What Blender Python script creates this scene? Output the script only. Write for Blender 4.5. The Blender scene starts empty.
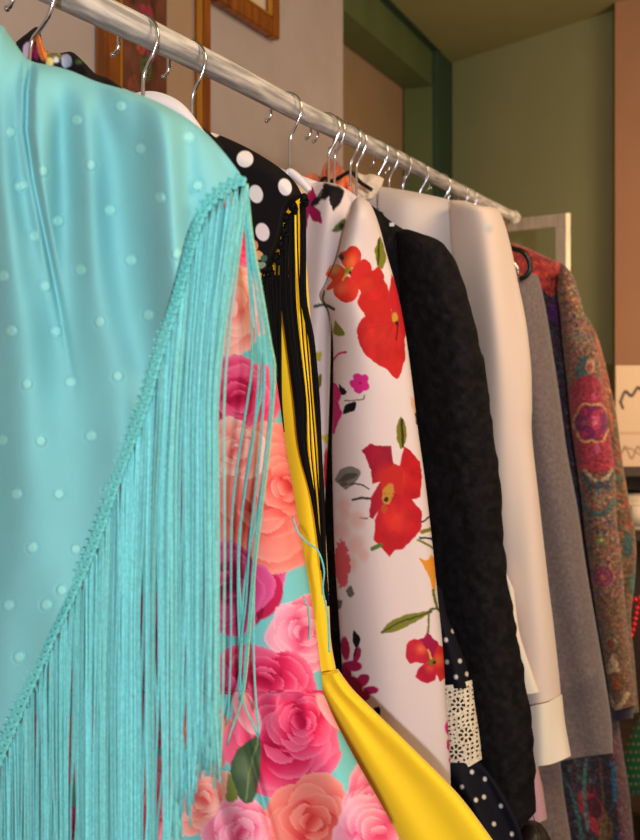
import bpy, bmesh, math, random
import numpy as np
from mathutils import Vector
random.seed(7)
rng = np.random.default_rng(7)
PI = math.pi
# ------------------------------------------------------------------ frame of reference
F_PX = 900.0; CX = 320.0; HV = 305.0; ZC = 1.47
ANG = math.atan(370 / F_PX); CA = math.cos(ANG); SA = math.sin(ANG)
RX = -0.5217                      # the rail runs along +Y at this X
RZ = ZC + 0.281                   # height of the rail's axis

def ray(u, v):
    k = (np.asarray(u, float) - CX) / F_PX
    z = (HV - np.asarray(v, float)) / F_PX
    return CA * k - SA, SA * k + CA, z          # direction for unit depth

def PY(u, v, Y):
    x, y, z = ray(u, v); t = Y / y
    return np.stack([x * t, y * t, ZC + z * t], -1)

def PXp(u, v, X):
    x, y, z = ray(u, v); t = X / x
    return np.stack([x * t, y * t, ZC + z * t], -1)

def PD(u, v, d):
    x, y, z = ray(u, v)
    return np.stack([x * d, y * d, ZC + z * d], -1)

def railY(u):
    k = (u - CX) / F_PX
    return -RX * (CA + k * SA) / (SA - k * CA)

def pxm(Y, u=None):               # pixels per metre near the rail at this Y
    return F_PX / (-RX * SA + Y * CA)

# ------------------------------------------------------------------ scene helpers
SC = bpy.context.scene
COL = SC.collection

def tag(o, label=None, cat=None, group=None, kind=None):
    if label: o['label'] = label
    if cat: o['category'] = cat
    if group: o['group'] = group
    if kind: o['kind'] = kind
    return o

def thing(name, loc, label, cat, group=None):
    o = bpy.data.objects.new(name, None); COL.objects.link(o)
    o.location = tuple(float(a) for a in loc); o.empty_display_size = .03
    return tag(o, label, cat, group)

def obj(name, co, faces, m, parent=None, col=None, smooth=True, kind=None, label=None):
    co = np.asarray(co, float)
    me = bpy.data.meshes.new(name)
    if parent is not None: org = np.array(parent_loc(parent))
    else:
        org = np.array([(co[:, 0].min() + co[:, 0].max()) / 2, (co[:, 1].min() + co[:, 1].max()) / 2, co[:, 2].min()])
    if isinstance(faces, np.ndarray):
        nf, k = faces.shape
        me.vertices.add(len(co)); me.vertices.foreach_set('co', (co - org).ravel())
        me.loops.add(nf * k); me.loops.foreach_set('vertex_index', faces.astype(np.int32).ravel())
        me.polygons.add(nf); me.polygons.foreach_set('loop_start', np.arange(0, nf * k, k, dtype=np.int32))
        me.update(calc_edges=True)
    else:
        me.from_pydata([tuple(p) for p in (co - org)], [], faces); me.update()
    me.validate()
    if smooth: me.polygons.foreach_set('use_smooth', [True] * len(me.polygons))
    if col is not None:
        a = me.color_attributes.new('Col', 'FLOAT_COLOR', 'POINT')
        c4 = np.ones((len(co), 4)); c4[:, :3] = col
        a.data.foreach_set('color', c4.ravel())
    me.materials.append(m)
    o = bpy.data.objects.new(name, me); COL.objects.link(o)
    if parent is not None: o.parent = parent
    else: o.location = tuple(org)
    if kind: o['kind'] = kind
    if label: o['label'] = label
    return o

def parent_loc(p):
    v = Vector((0, 0, 0))
    while p is not None:
        v = v + p.location; p = p.parent
    return v

class Geo:
    def __init__(s): s.v = []; s.f = []
    def add(s, vs, fs):
        b = len(s.v); s.v += [tuple(map(float, p)) for p in vs]; s.f += [tuple(b + i for i in f) for f in fs]
    def box(s, lo, hi, bev=0.0):
        bm = bmesh.new(); bmesh.ops.create_cube(bm, size=1)
        for q in bm.verts: q.co = Vector([lo[i] + (q.co[i] + .5) * (hi[i] - lo[i]) for i in range(3)])
        if bev: bmesh.ops.bevel(bm, geom=bm.edges[:], offset=bev, segments=2, affect='EDGES')
        bm.verts.index_update()
        s.add([q.co for q in bm.verts], [[q.index for q in f.verts] for f in bm.faces]); bm.free()
    def prism(s, a, b):           # two matching 4-point loops
        n = len(a); s.add(list(a) + list(b), [list(range(n))[::-1], list(range(n, 2 * n))] + [[i, (i + 1) % n, n + (i + 1) % n, n + i] for i in range(n)])
    def tube(s, pts, r, n=8, caps=True):
        pts = np.asarray(pts, float); m = len(pts)
        r = np.full(m, r) if np.isscalar(r) else np.asarray(r, float)
        T = np.gradient(pts, axis=0); T /= np.linalg.norm(T, axis=1)[:, None] + 1e-12
        up = np.array([0, 1, 0.1]) if abs(T[0][1]) < .8 else np.array([1, 0, .1])
        N = np.cross(T[0], up); N /= np.linalg.norm(N); vs = []
        for i in range(m):
            N = N - T[i] * N.dot(T[i]); N /= np.linalg.norm(N) + 1e-12
            Bn = np.cross(T[i], N)
            for k in range(n):
                a = 2 * PI * k / n; vs.append(pts[i] + r[i] * (math.cos(a) * N + math.sin(a) * Bn))
        fs = [[i * n + k, i * n + (k + 1) % n, (i + 1) * n + (k + 1) % n, (i + 1) * n + k] for i in range(m - 1) for k in range(n)]
        if caps: fs += [list(range(n))[::-1], [(m - 1) * n + k for k in range(n)]]
        s.add(vs, fs)
    def ball(s, c, r, seg=8, sc=(1, 1, 1)):
        vs = [(c[0], c[1], c[2] + r * sc[2])]; rings = seg // 2
        for i in range(1, rings):
            t = PI * i / rings
            for k in range(seg):
                a = 2 * PI * k / seg
                vs.append((c[0] + r * sc[0] * math.sin(t) * math.cos(a), c[1] + r * sc[1] * math.sin(t) * math.sin(a), c[2] + r * sc[2] * math.cos(t)))
        vs.append((c[0], c[1], c[2] - r * sc[2])); e = len(vs) - 1
        fs = [[0, 1 + k, 1 + (k + 1) % seg] for k in range(seg)]
        for i in range(rings - 2):
            b = 1 + i * seg
            fs += [[b + k, b + seg + k, b + seg + (k + 1) % seg, b + (k + 1) % seg] for k in range(seg)]
        b = 1 + (rings - 2) * seg
        fs += [[b + k, e, b + (k + 1) % seg] for k in range(seg)]
        s.add(vs, fs)
    def build(s, name, m, parent=None, smooth=True, **k): return obj(name, s.v, s.f, m, parent, smooth=smooth, **k)

# ------------------------------------------------------------------ colour + noise
def lin(c):
    c = np.asarray(c, float) / 255.0
    return np.where(c <= .04045, c / 12.92, ((c + .055) / 1.055) ** 2.4)

_perm = rng.random((64, 64))
def vnoise(x, y):
    x = np.asarray(x, float); y = np.asarray(y, float)
    xi = np.floor(x).astype(int); yi = np.floor(y).astype(int); fx = x - xi; fy = y - yi
    fx = fx * fx * (3 - 2 * fx); fy = fy * fy * (3 - 2 * fy)
    g = lambda a, b: _perm[a % 64, b % 64]
    return (g(xi, yi) * (1 - fx) + g(xi + 1, yi) * fx) * (1 - fy) + (g(xi, yi + 1) * (1 - fx) + g(xi + 1, yi + 1) * fx) * fy
def fbm(x, y, o=3):
    s = 0; a = 1; t = 0
    for i in range(o): s = s + a * vnoise(x * 2 ** i + 17 * i, y * 2 ** i + 5 * i); t += a; a *= .5
    return s / t

def sstep(a, b, x):
    t = np.clip((x - a) / (b - a), 0, 1); return t * t * (3 - 2 * t)

def spline(pts, n):
    p = np.asarray(pts, float)
    if len(p) == 2: 
        t = np.linspace(0, 1, n)[:, None]; return p[0] * (1 - t) + p[1] * t
    q = np.vstack([2 * p[0] - p[1], p, 2 * p[-1] - p[-2]]); out = []
    for i in range(1, len(q) - 2):
        t = np.linspace(0, 1, 24, endpoint=False)[:, None]
        a, b, c, d = q[i - 1], q[i], q[i + 1], q[i + 2]
        out.append(.5 * (2 * b + (c - a) * t + (2 * a - 5 * b + 4 * c - d) * t ** 2 + (3 * b - a - 3 * c + d) * t ** 3))
    out = np.vstack(out + [p[-1:]])
    s = np.r_[0, np.cumsum(np.linalg.norm(np.diff(out, axis=0), axis=1))]
    w = np.linspace(0, s[-1], n)
    return np.stack([np.interp(w, s, out[:, k]) for k in range(p.shape[1])], -1)

def prof(x, w):
    if w <= 0: return np.ones_like(x)
    return np.sqrt(np.clip(1 - (1 - np.clip(x / w, 0, 1)) ** 2, 0, 1))

# ------------------------------------------------------------------ cloth print painter
class Paint:
    def __init__(s, u, v, base):
        s.u = u; s.v = v; s.c = np.tile(np.asarray(base, float), (len(u), 1)); s.wu = u; s.wv = v
    def warp(s, amp, sc):
        s.wu = s.u + amp * (fbm(s.u / sc + 9, s.v / sc) - .5) * 2; s.wv = s.v + amp * (fbm(s.u / sc, s.v / sc + 31) - .5) * 2
    def mix(s, m, col, a=1.0):
        a = np.asarray(a * np.ones(len(s.u)))[m][:, None]; col = np.asarray(col, float)
        if col.ndim == 2: col = col[m]
        s.c[m] = s.c[m] * (1 - a) + col * a
    def inside(s, pts):
        p = np.asarray(pts, float); u, v = s.wu, s.wv; m = np.zeros(len(u), bool)
        j = len(p) - 1
        for i in range(len(p)):
            x1, y1 = p[i]; x2, y2 = p[j]; j = i
            if y1 == y2: continue
            cnd = ((y1 > v) != (y2 > v)) & (u < (x2 - x1) * (v - y1) / (y2 - y1) + x1)
            m ^= cnd
        return m
    def poly(s, pts, col, shade=None, a=1.0, smooth=True):
        if smooth:
            p = np.asarray(pts, float); pts = spline(np.vstack([p, p[:1]]), len(p) * 5)
        lo = np.min(pts, 0) - 1; hi = np.max(pts, 0) + 1
        k = np.where((s.wu > lo[0]) & (s.wu < hi[0]) & (s.wv > lo[1]) & (s.wv < hi[1]))[0]
        al = np.zeros(len(s.u)); bu, bv = s.wu, s.wv
        for ox, oy in ((-.35, -.15), (.35, .15), (-.15, .35), (.15, -.35)):
            s.wu = bu[k] + ox; s.wv = bv[k] + oy; al[k] += s.inside(pts) * .25
        s.wu, s.wv = bu, bv; m = al > 0; a = a * al; c = np.tile(np.asarray(col, float), (len(s.u), 1))
        if shade is not None:      # (cx, cy, r, inner colour)
            cx, cy, r, ic = shade
            ang = np.arctan2(s.v - cy, s.u - cx); d = np.hypot(s.u - cx, s.v - cy)
            w = sstep(r, 0, d)[:, None]; c = c * (1 - w) + np.asarray(ic, float) * w
            c *= (0.90 + .2 * fbm(s.u / 7 + cx, s.v / 11))[:, None]
        s.mix(m, c, a)
    def ell(s, cx, cy, rx, ry, col, rot=0, a=1.0, soft=0, shade=None):
        r = math.radians(rot); dx = s.wu - cx; dy = s.wv - cy
        x = dx * math.cos(r) + dy * math.sin(r); y = -dx * math.sin(r) + dy * math.cos(r)
        q = np.sqrt((x / rx) ** 2 + (y / ry) ** 2); m = q < 1
        c = np.tile(np.asarray(col, float), (len(s.u), 1))
        if shade is not None:
            w = sstep(1, .2, q)[:, None]; c = c * (1 - w) + np.asarray(shade, float) * w
        s.mix(m, c, a * (sstep(1, 1 - soft, q) if soft else np.clip((1 - q) * min(rx, ry) / 1.1, 0, 1)))
    def line(s, pts, w, col, a=1.0):
        p = spline(pts, max(8, 6 * len(pts))); d = np.full(len(s.u), 1e9)
        lo = p.min(0) - 9; hi = p.max(0) + 9
        k = (s.wu > lo[0]) & (s.wu < hi[0]) & (s.wv > lo[1]) & (s.wv < hi[1])
        U, V = s.wu[k], s.wv[k]; dk = np.full(len(U), 1e9)
        for i in range(len(p) - 1):
            b = p[i + 1] - p[i]; L = b.dot(b) + 1e-9
            t = np.clip(((U - p[i][0]) * b[0] + (V - p[i][1]) * b[1]) / L, 0, 1)
            dk = np.minimum(dk, np.hypot(U - p[i][0] - t * b[0], V - p[i][1] - t * b[1]))
        d[k] = dk; s.mix(d < w + .5, col, a * np.clip(w + .5 - d, 0, 1))
    def rose(s, cx, cy, R, dark, mid, light, rot=0, sy=1.0, clip=None, n0=5):
        dark, mid, light = [np.asarray(q, float) for q in (dark, mid, light)]
        U = s.u; V = s.v; near = (np.abs(U - cx) < 1.35 * R) & (np.abs(V - cy) < 1.35 * R)
        if clip is not None: near &= clip
        idx = np.where(near)[0]
        if len(idx) == 0: return
        x = (U[idx] - cx) / R; y = (V[idx] - cy) / (R * sy)
        wx = x + .09 * (fbm(U[idx] / R * 2.2 + cx, V[idx] / R * 2.2) - .5) * 2; wy = y + .09 * (fbm(U[idx] / R * 2.2, V[idx] / R * 2.2 + cy) - .5) * 2
        c = s.c[idx]
        rings = [(n0, .50, .56), (4, .36, .50), (3, .25, .42), (3, .14, .31), (2, .07, .19)]
        rr = random.Random(int(cx * 7 + cy))
        for k, (n, dd, rad) in enumerate(rings):
            for i in range(n):
                ph = rot + 2 * PI * i / n + k * 2.4 + rr.uniform(-.4, .4)
                d2 = dd * rr.uniform(.88, 1.1); rd = rad * rr.uniform(.9, 1.12)
                px, py = d2 * math.cos(ph), d2 * math.sin(ph)
                q = np.hypot(wx - px, wy - py) / rd; m = q < 1
                out = (wx * math.cos(ph) + wy * math.sin(ph) - (d2 - rd)) / (2 * rd)
                t = np.clip(out, 0, 1)[:, None]; tone = rr.uniform(-.12, .12)
                tt = sstep(.12, .80, t + tone)
                cc = dark * (1 - tt) + mid * tt
                rim = sstep(.80, .99, q)[:, None] * sstep(.5, .8, t) * .9
                body = sstep(.55, .95, t + tone)
                cc = cc * (1 - .55 * body) + light * .55 * body
                cc = cc * (1 - .6 * rim) + light * .6 * rim
                lowe = sstep(.9, 1.0, q)[:, None] * (1 - sstep(.3, .7, t)); cc = cc * (1 - .35 * lowe) + dark * .35 * lowe
                c[m] = cc[m]
        s.c[idx] = c
    def out(s): return lin(np.clip(s.c, 0, 255))

# ------------------------------------------------------------------ sheet / garment surface builder
def sheet(name, L, R, Y0, dep, mat, parent, T=None, B=None, px=2.0, ws=.5, wsr=None, wt=.08, wb=0, fold=None,
          paint=None, base=(200, 200, 200), back=True, bdep=None, holes=None, kind=None, label=None, yfun=None, tbow=0):
    L = np.asarray(L, float); R = np.asarray(R, float)
    def ln(p): return np.linalg.norm(np.diff(p, axis=0), axis=1).sum()
    wid = max(np.linalg.norm(L[0] - R[0]), np.linalg.norm(L[-1] - R[-1]), np.linalg.norm(L[len(L) // 2] - R[len(R) // 2]))
    nu = int(max(8, wid / px)) + 1; nv = int(max(8, max(ln(L), ln(R)) / px)) + 1
    wsr = ws if wsr is None else wsr
    def surf(nu, nv, sgn, dd):
        Lc = spline(L, nv); Rc = spline(R, nv)
        Tc = spline(T if T is not None else [L[0], R[0]], nu); Bc = spline(B if B is not None else [L[-1], R[-1]], nu)
        # finer columns towards the rounded sides
        s1 = np.linspace(0, 1, nu)
        if ws >= .3: s1 = .65 * s1 + .35 * (.5 - .5 * np.cos(PI * s1))
        i1 = s1 * (nu - 1); Tc = np.stack([np.interp(i1, np.arange(nu), Tc[:, k]) for k in (0, 1)], -1); Bc = np.stack([np.interp(i1, np.arange(nu), Bc[:, k]) for k in (0, 1)], -1)
        s, t = np.meshgrid(s1, np.linspace(0, 1, nv))
        S = s[..., None]; Tt = t[..., None]
        uv = (1 - S) * Lc[:, None] + S * Rc[:, None] + (1 - Tt) * Tc[None] + Tt * Bc[None] \
            - ((1 - S) * (1 - Tt) * Lc[0] + S * (1 - Tt) * Rc[0] + (1 - S) * Tt * Lc[-1] + S * Tt * Rc[-1])
        u = uv[..., 0]; v = uv[..., 1]
        pr = prof(s, ws) * prof(1 - s, wsr) * prof(t, wt) * prof(1 - t, wb)
        off = sgn * dd * pr
        if fold is not None and sgn > 0: off = off + fold(s, t, u, v) * np.minimum(1, pr * 1.6 + .0)
        Y = Y0 - off
        if yfun is not None: Y = Y + yfun(u, v)
        P = PY(u, v, Y)
        idx = np.arange(nu * nv).reshape(nv, nu)
        q = np.stack([idx[:-1, :-1], idx[1:, :-1], idx[1:, 1:], idx[:-1, 1:]], -1).reshape(-1, 4)
        return P.reshape(-1, 3), q, u.ravel(), v.ravel()
    P, q, u, v = surf(nu, nv, 1, dep)
    if holes is not None:
        hm = holes(u, v); q = q[~hm[q].any(1)]
    if back:
        P2, q2, u2, v2 = surf(max(8, nu // 3), max(8, nv // 4), -1, bdep if bdep is not None else dep * .8)
        q2 = q2[:, ::-1] + len(P)
        P = np.vstack([P, P2]); q = np.vstack([q, q2]); u = np.r_[u, u2]; v = np.r_[v, v2]
    pt = Paint(u, v, base)
    if paint is not None: paint(pt)
    return obj(name, P, q, mat, parent, col=pt.out(), kind=kind, label=label)

# ------------------------------------------------------------------ materials
def newmat(name):
    m = bpy.data.materials.new(name); m.use_nodes = True
    nt = m.node_tree; return m, nt, nt.nodes['Principled BSDF']

def cloth(name, rough=.8, sheen=.2, bump=.15, bscale=900, attr=True, col=(200, 200, 200), spec=.3, weave=None, crinkle=0, cscale=40, transl=0, vary=0):
    m, nt, b = newmat(name); N = nt.nodes; K = nt.links
    tc = N.new('ShaderNodeTexCoord')
    if attr:
        a = N.new('ShaderNodeVertexColor'); a.layer_name = 'Col'; csrc = a.outputs['Color']
    else:
        a = N.new('ShaderNodeRGB'); a.outputs[0].default_value = (*lin(col), 1); csrc = a.outputs[0]
    if vary:
        nz = N.new('ShaderNodeTexNoise'); nz.inputs['Scale'].default_value = bscale * .35; K.new(tc.outputs['Object'], nz.inputs['Vector'])
        mr = N.new('ShaderNodeMapRange'); mr.inputs['From Min'].default_value = .3; mr.inputs['From Max'].default_value = .7
        mr.inputs['To Min'].default_value = 1 - vary; mr.inputs['To Max'].default_value = 1 + vary
        K.new(nz.outputs['Fac'], mr.inputs['Value'])
        mx = N.new('ShaderNodeVectorMath'); mx.operation = 'SCALE'; K.new(csrc, mx.inputs[0]); K.new(mr.outputs[0], mx.inputs['Scale']); csrc = mx.outputs[0]
    K.new(csrc, b.inputs['Base Color'])
    b.inputs['Roughness'].default_value = rough; b.inputs['Sheen Weight'].default_value = sheen
    b.inputs['Sheen Roughness'].default_value = .5; b.inputs['Specular IOR Level'].default_value = spec
    if transl:
        b.inputs['Transmission Weight'].default_value = 0
    last = None
    if bump:
        nz = N.new('ShaderNodeTexNoise'); nz.inputs['Scale'].default_value = bscale; nz.inputs['Detail'].default_value = 3
        K.new(tc.outputs['Object'], nz.inputs['Vector'])
        bp = N.new('ShaderNodeBump'); bp.inputs['Strength'].default_value = bump; bp.inputs['Distance'].default_value = .001
        K.new(nz.outputs['Fac'], bp.inputs['Height']); last = bp
    if crinkle:
        nz = N.new('ShaderNodeTexNoise'); nz.inputs['Scale'].default_value = cscale; nz.inputs['Detail'].default_value = 4; nz.inputs['Distortion'].default_value = 1.0
        K.new(tc.outputs['Object'], nz.inputs['Vector'])
        bp = N.new('ShaderNodeBump'); bp.inputs['Strength'].default_value = crinkle; bp.inputs['Distance'].default_value = .006
        K.new(nz.outputs['Fac'], bp.inputs['Height'])
        if last: K.new(last.outputs['Normal'], bp.inputs['Normal'])
        last = bp
    if last: K.new(last.outputs['Normal'], b.inputs['Normal'])
    return m

def plain(name, col, rough=.5, metal=0, spec=.5, noise=None, bump=0, bscale=30):
    m, nt, b = newmat(name); N = nt.nodes; K = nt.links
    b.inputs['Base Color'].default_value = (*lin(col), 1); b.inputs['Roughness'].default_value = rough
    b.inputs['Metallic'].default_value = metal; b.inputs['Specular IOR Level'].default_value = spec
    tc = N.new('ShaderNodeTexCoord')
    if noise:
        col2, scale, stretch = noise
        mp = N.new('ShaderNodeMapping'); mp.inputs['Scale'].default_value = stretch; K.new(tc.outputs['Object'], mp.inputs['Vector'])
        nz = N.new('ShaderNodeTexNoise'); nz.inputs['Scale'].default_value = scale; nz.inputs['Detail'].default_value = 5
        K.new(mp.outputs[0], nz.inputs['Vector'])
        r = N.new('ShaderNodeValToRGB'); r.color_ramp.elements[0].position = .38; r.color_ramp.elements[1].position = .62
        r.color_ramp.elements[0].color = (*lin(col2), 1); r.color_ramp.elements[1].color = (*lin(col), 1)
        K.new(nz.outputs['Fac'], r.inputs['Fac']); K.new(r.outputs['Color'], b.inputs['Base Color'])
        if bump:
            bp = N.new('ShaderNodeBump'); bp.inputs['Strength'].default_value = bump; bp.inputs['Distance'].default_value = .002
            K.new(nz.outputs['Fac'], bp.inputs['Height']); K.new(bp.outputs['Normal'], b.inputs['Normal'])
    return m

M_turq = cloth('turquoise_crepe', .8, .05, .2, 1400, spec=.25)
M_strand = cloth('turquoise_cord', .5, .05, .5, 1100, spec=.4, vary=.14)
M_satin = cloth('printed_satin', .65, 0, .05, 900, spec=.12)
M_print = cloth('printed_jersey', .8, 0, .1, 900, spec=.2)
M_black = cloth('black_cloth', .8, 0, .2, 900, spec=.15)
M_blackcord = cloth('black_cord', .75, 0, .3, 900, attr=False, col=(9, 8, 9), spec=.15)
M_lace = cloth('black_embossed_lace', .85, 0, .3, 700, spec=.08, crinkle=.6, cscale=60)
M_yellow = cloth('yellow_crepe', .7, .2, .06, 1200, spec=.2)
M_white = cloth('white_cotton', .8, .2, .08, 900, spec=.2)
M_wool = cloth('grey_wool', .95, .3, .5, 420, spec=.1, vary=.22)
M_paisley = cloth('paisley_weave', .9, .2, .5, 500, spec=.12, vary=.2)
M_crochet = cloth('cream_crochet', .9, .2, .6, 500, spec=.1)
M_chrome = plain('chrome_wire', (205, 205, 210), .14, 1.0)
M_whiteplastic = plain('white_plastic', (232, 228, 238), .35)
M_blackplastic = plain('black_plastic', (14, 13, 13), .3)
M_rail = plain('weathered_white_pole', (222, 216, 212), .7, noise=((150, 147, 148), 9, (16, 1.2, 16)), bump=.5)
M_frame = plain('stained_frame_wood', (150, 84, 24), .4, noise=((112, 60, 18), 14, (3, 3, .4)), bump=.1)
M_dark = plain('dark_wood', (52, 30, 20), .6, noise=((30, 18, 12), 8, (3, 3, .5)))
M_whitewood = plain('worn_white_wood', (232, 216, 196), .7, noise=((212, 194, 170), 18, (2, 2, .6)))
M_wall = plain('mauve_grey_plaster', (176, 164, 164), .9, noise=((170, 158, 157), 6, (1, 1, 1)))
M_recess = plain('tan_plaster', (160, 132, 102), .9, noise=((155, 128, 98), 3, (1, 1, 1)))
M_green = plain('sage_green_wall', (160, 164, 122), .9, noise=((156, 160, 119), 3, (1, 1, 1)))
M_ceil = plain('olive_ceiling', (146, 142, 92), .9, noise=((142, 138, 90), 3, (1, 1, 1)))
M_dgreen = plain('dark_green_paint', (92, 108, 68), .5, noise=((86, 100, 62), 5, (1, 1, .3)))
M_dgreen2 = plain('deep_green_paint', (44, 70, 52), .5)
M_salmon = plain('terracotta_wall', (168, 124, 96), .9, noise=((163, 120, 93), 3, (1, 1, 1)))
M_floor = plain('dark_floor', (60, 44, 34), .6, noise=((44, 32, 25), 5, (1, 8, 1)))
M_gold = plain('gold_trim', (205, 150, 60), .35, metal=.6)
M_red = plain('red_bead', (205, 20, 40), .25)
M_orange = cloth('orange_chiffon', .8, .3, .2, 700, attr=False, col=(232, 120, 72))
M_col = cloth('printed_paper', .7, 0, 0, attr=True, spec=.3)
M_bag = cloth('green_bag_cloth', .8, .1, .2, 600, spec=.2)
M_darkbag = plain('dark_brown_leather', (34, 24, 22), .45, noise=((20, 14, 13), 30, (1, 1, 1)), bump=.2)

# ------------------------------------------------------------------ room shell
CEIL = ZC + 1.387
def wallquad(name, p, q, mat, thick=.06, z0=0.0, z1=CEIL, side=1):
    p = np.array(p, float); q = np.array(q, float); d = q - p; n = np.array([-d[1], d[0]]); n = n / np.linalg.norm(n) * thick * side
    g = Geo(); lo = [(*p, z0), (*q, z0), (*(q + n), z0), (*(p + n), z0)]; g.prism(lo, [(a[0], a[1], z1) for a in lo])
    o = g.build(name, mat, smooth=False); o['kind'] = 'structure'; return o
WX = -1.10
yc = float(PXp(343, 200, WX)[1])
wallquad('wall_left', (WX, -1.2), (WX, yc), M_wall, .10, side=1)
XB = -1.30
P0 = (XB, 5.09)
yb = 3.02
# wall beyond the corner: holds the green door frame
c_post = float(PXp(433, 100, XB)[1]); c_out = float(PXp(448, 100, XB)[1])
pj = PY(404, 89, c_post); xa = float(pj[0]); zin = float(pj[2])
g = Geo(); g.box((xa, c_post, 0), (XB, c_out - .01, CEIL - .02)); o = g.build('trim_1', M_dgreen, smooth=False); o['kind'] = 'structure'
g = Geo(); g.box((XB + .001, c_post - .01, 0), (XB + .04, c_out, CEIL), .006); o = g.build('trim_2', M_dgreen2, smooth=False); o['kind'] = 'structure'
g = Geo(); g.box((xa, 2.6, zin), (XB, c_post - .001, CEIL - .001)); o = g.build('trim_3', M_dgreen, smooth=False); o['kind'] = 'structure'
g = Geo(); g.box((XB + .001, 2.6, zin + .19), (XB + .04, c_post - .011, CEIL - .001), .006); o = g.build('trim_4', M_dgreen2, smooth=False); o['kind'] = 'structure'
wallquad('wall_recess', (xa - .01, 2.3), (xa - .01, 5.6), M_recess, .06)
c615 = PD(615, 10, 4.23)
wallquad('wall_far', P0, (c615[0], c615[1]), M_green, .08)
s1 = PD(615, 0, 4.12); s2 = PD(900, 0, 3.6)
wallquad('wall_right', (s1[0], s1[1]), (s2[0], s2[1]), M_salmon, .25)
g = Geo(); g.box((-2.3, -1.2, CEIL), (2.6, 6.2, CEIL + .08)); o = g.build('ceiling', M_ceil, smooth=False); o['kind'] = 'structure'
g = Geo(); g.box((-2.3, -1.2, -.05), (2.6, 6.2, 0)); o = g.build('floor', M_floor, smooth=False); o['kind'] = 'structure'

# ------------------------------------------------------------------ framed pictures on the left wall
def wall_frame(u0, u1, z0, z1, fw, label, paintf, gold=True):
    y0 = float(PXp(u0, 0, WX)[1]); y1 = float(PXp(u1, 0, WX)[1])
    t = thing('picture_frame', (WX + .02, (y0 + y1) / 2, z0), label, 'picture frame')
    x0, x1 = WX + .002, WX + .032
    g = Geo()
    for lo, hi in (((x0, y0, z0), (x1, y0 + fw, z1)), ((x0, y1 - fw, z0), (x1, y1, z1)), ((x0, y0 + fw - .001, z0), (x1, y1 - fw + .001, z0 + fw)), ((x0, y0 + fw - .001, z1 - fw), (x1, y1 - fw + .001, z1))):
        g.box(lo, hi, .004)
    fm = g.build('frame_moulding', M_frame, t, smooth=False)
    g = Geo(); e = .006
    a, b, c, d = y0 + fw, y1 - fw, z0 + fw, z1 - fw
    for lo, hi in (((x1 - .012, a, c), (x1 + .001, a + e, d)), ((x1 - .012, b - e, c), (x1 + .001, b, d)), ((x1 - .012, a, c), (x1 + .001, b, c + e)), ((x1 - .012, a, d - e), (x1 + .001, b, d))):
        g.box(lo, hi, .001)
    g.build('gold_slip', M_gold, fm, smooth=False)
    ny, nz = 90, 120
    Y, Z = np.meshgrid(np.linspace(a, b, ny), np.linspace(d, c, nz))
    co = np.stack([np.full(Y.size, x0 + .01), Y.ravel(), Z.ravel()], -1)
    idx = np.arange(ny * nz).reshape(nz, ny); q = np.stack([idx[:-1, :-1], idx[1:, :-1], idx[1:, 1:], idx[:-1, 1:]], -1).reshape(-1, 4)
    P = Paint((Y.ravel() - a) / (b - a) * 100, (d - Z.ravel()) / (d - c) * 150, (60, 36, 26)); paintf(P)
    obj('print', co, q, M_col, t, col=P.out())
    return t
def pf1(P):
    P.c[:] = np.array((92, 54, 40)) * (.55 + .9 * fbm(P.u / 9, P.v / 11))[:, None]
    P.warp(3, 9)
    P.mix(P.u > 62, (172, 148, 126), .9)
    for (x, y, r, c) in ((50, 70, 12, (185, 60, 90)), (42, 80, 9, (205, 90, 70)), (58, 82, 8, (150, 60, 120)), (50, 92, 9, (90, 110, 60)), (30, 105, 9, (150, 80, 60)), (45, 130, 10, (170, 90, 60)), (22, 122, 8, (120, 60, 50)), (30, 60, 10, (120, 60, 60))):
        P.rose(x * .75, y, r * .7, np.array(c) * .3, np.array(c) * .7, np.array(c) * .95)
def pf2(P):
    P.c[:] = (206, 190, 170); P.warp(1, 8); P.rose(40, 60, 22, (120, 60, 50), (190, 120, 90), (225, 190, 160))
zf = float(PXp(200, 118, WX)[2])
wall_frame(94, 200, ZC + .20, ZC + .98, .045, 'brown wooden frame with a dark flower print, behind the rail at left', pf1)
zb = float(PXp(269, 41, WX)[2])
wall_frame(207, 270, zb, zb + .55, .050, 'brown wooden frame with pale picture, hanging higher and further along the wall', pf2)

# ------------------------------------------------------------------ clothes rack
yE = railY(512)
rack = thing('clothes_rack', (RX, 1.2, 0), 'long weathered white-painted pole rack the garments hang on', 'clothes rack')
g = Geo(); ys = np.linspace(-.25, yE, 60)
g.tube(np.stack([RX + .0012 * np.sin(ys * 9), ys, RZ + .0012 * np.cos(ys * 7)], -1), .0150, 28)
g.build('rail', M_rail, rack)
g = Geo(); g.tube([(RX, yE - .004, RZ), (RX, yE + .012, RZ), (RX, yE + .02, RZ), (RX, yE + .05, RZ), (RX, yE + .065, RZ)], [.016, .02, .022, .019, .006], 20)
g.build('end_knob', M_rail, rack)
for yy in (-.2, yE - .40):
    g = Geo(); g.box((RX - .02, yy - .02, 0), (RX + .02, yy + .02, RZ - .012), .004); g.build('post', M_rail, rack, smooth=False)
    g = Geo(); g.box((RX - .28, yy - .025, 0), (RX + .28, yy + .025, .04), .006); g.build('foot', M_rail, rack, smooth=False)

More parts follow.
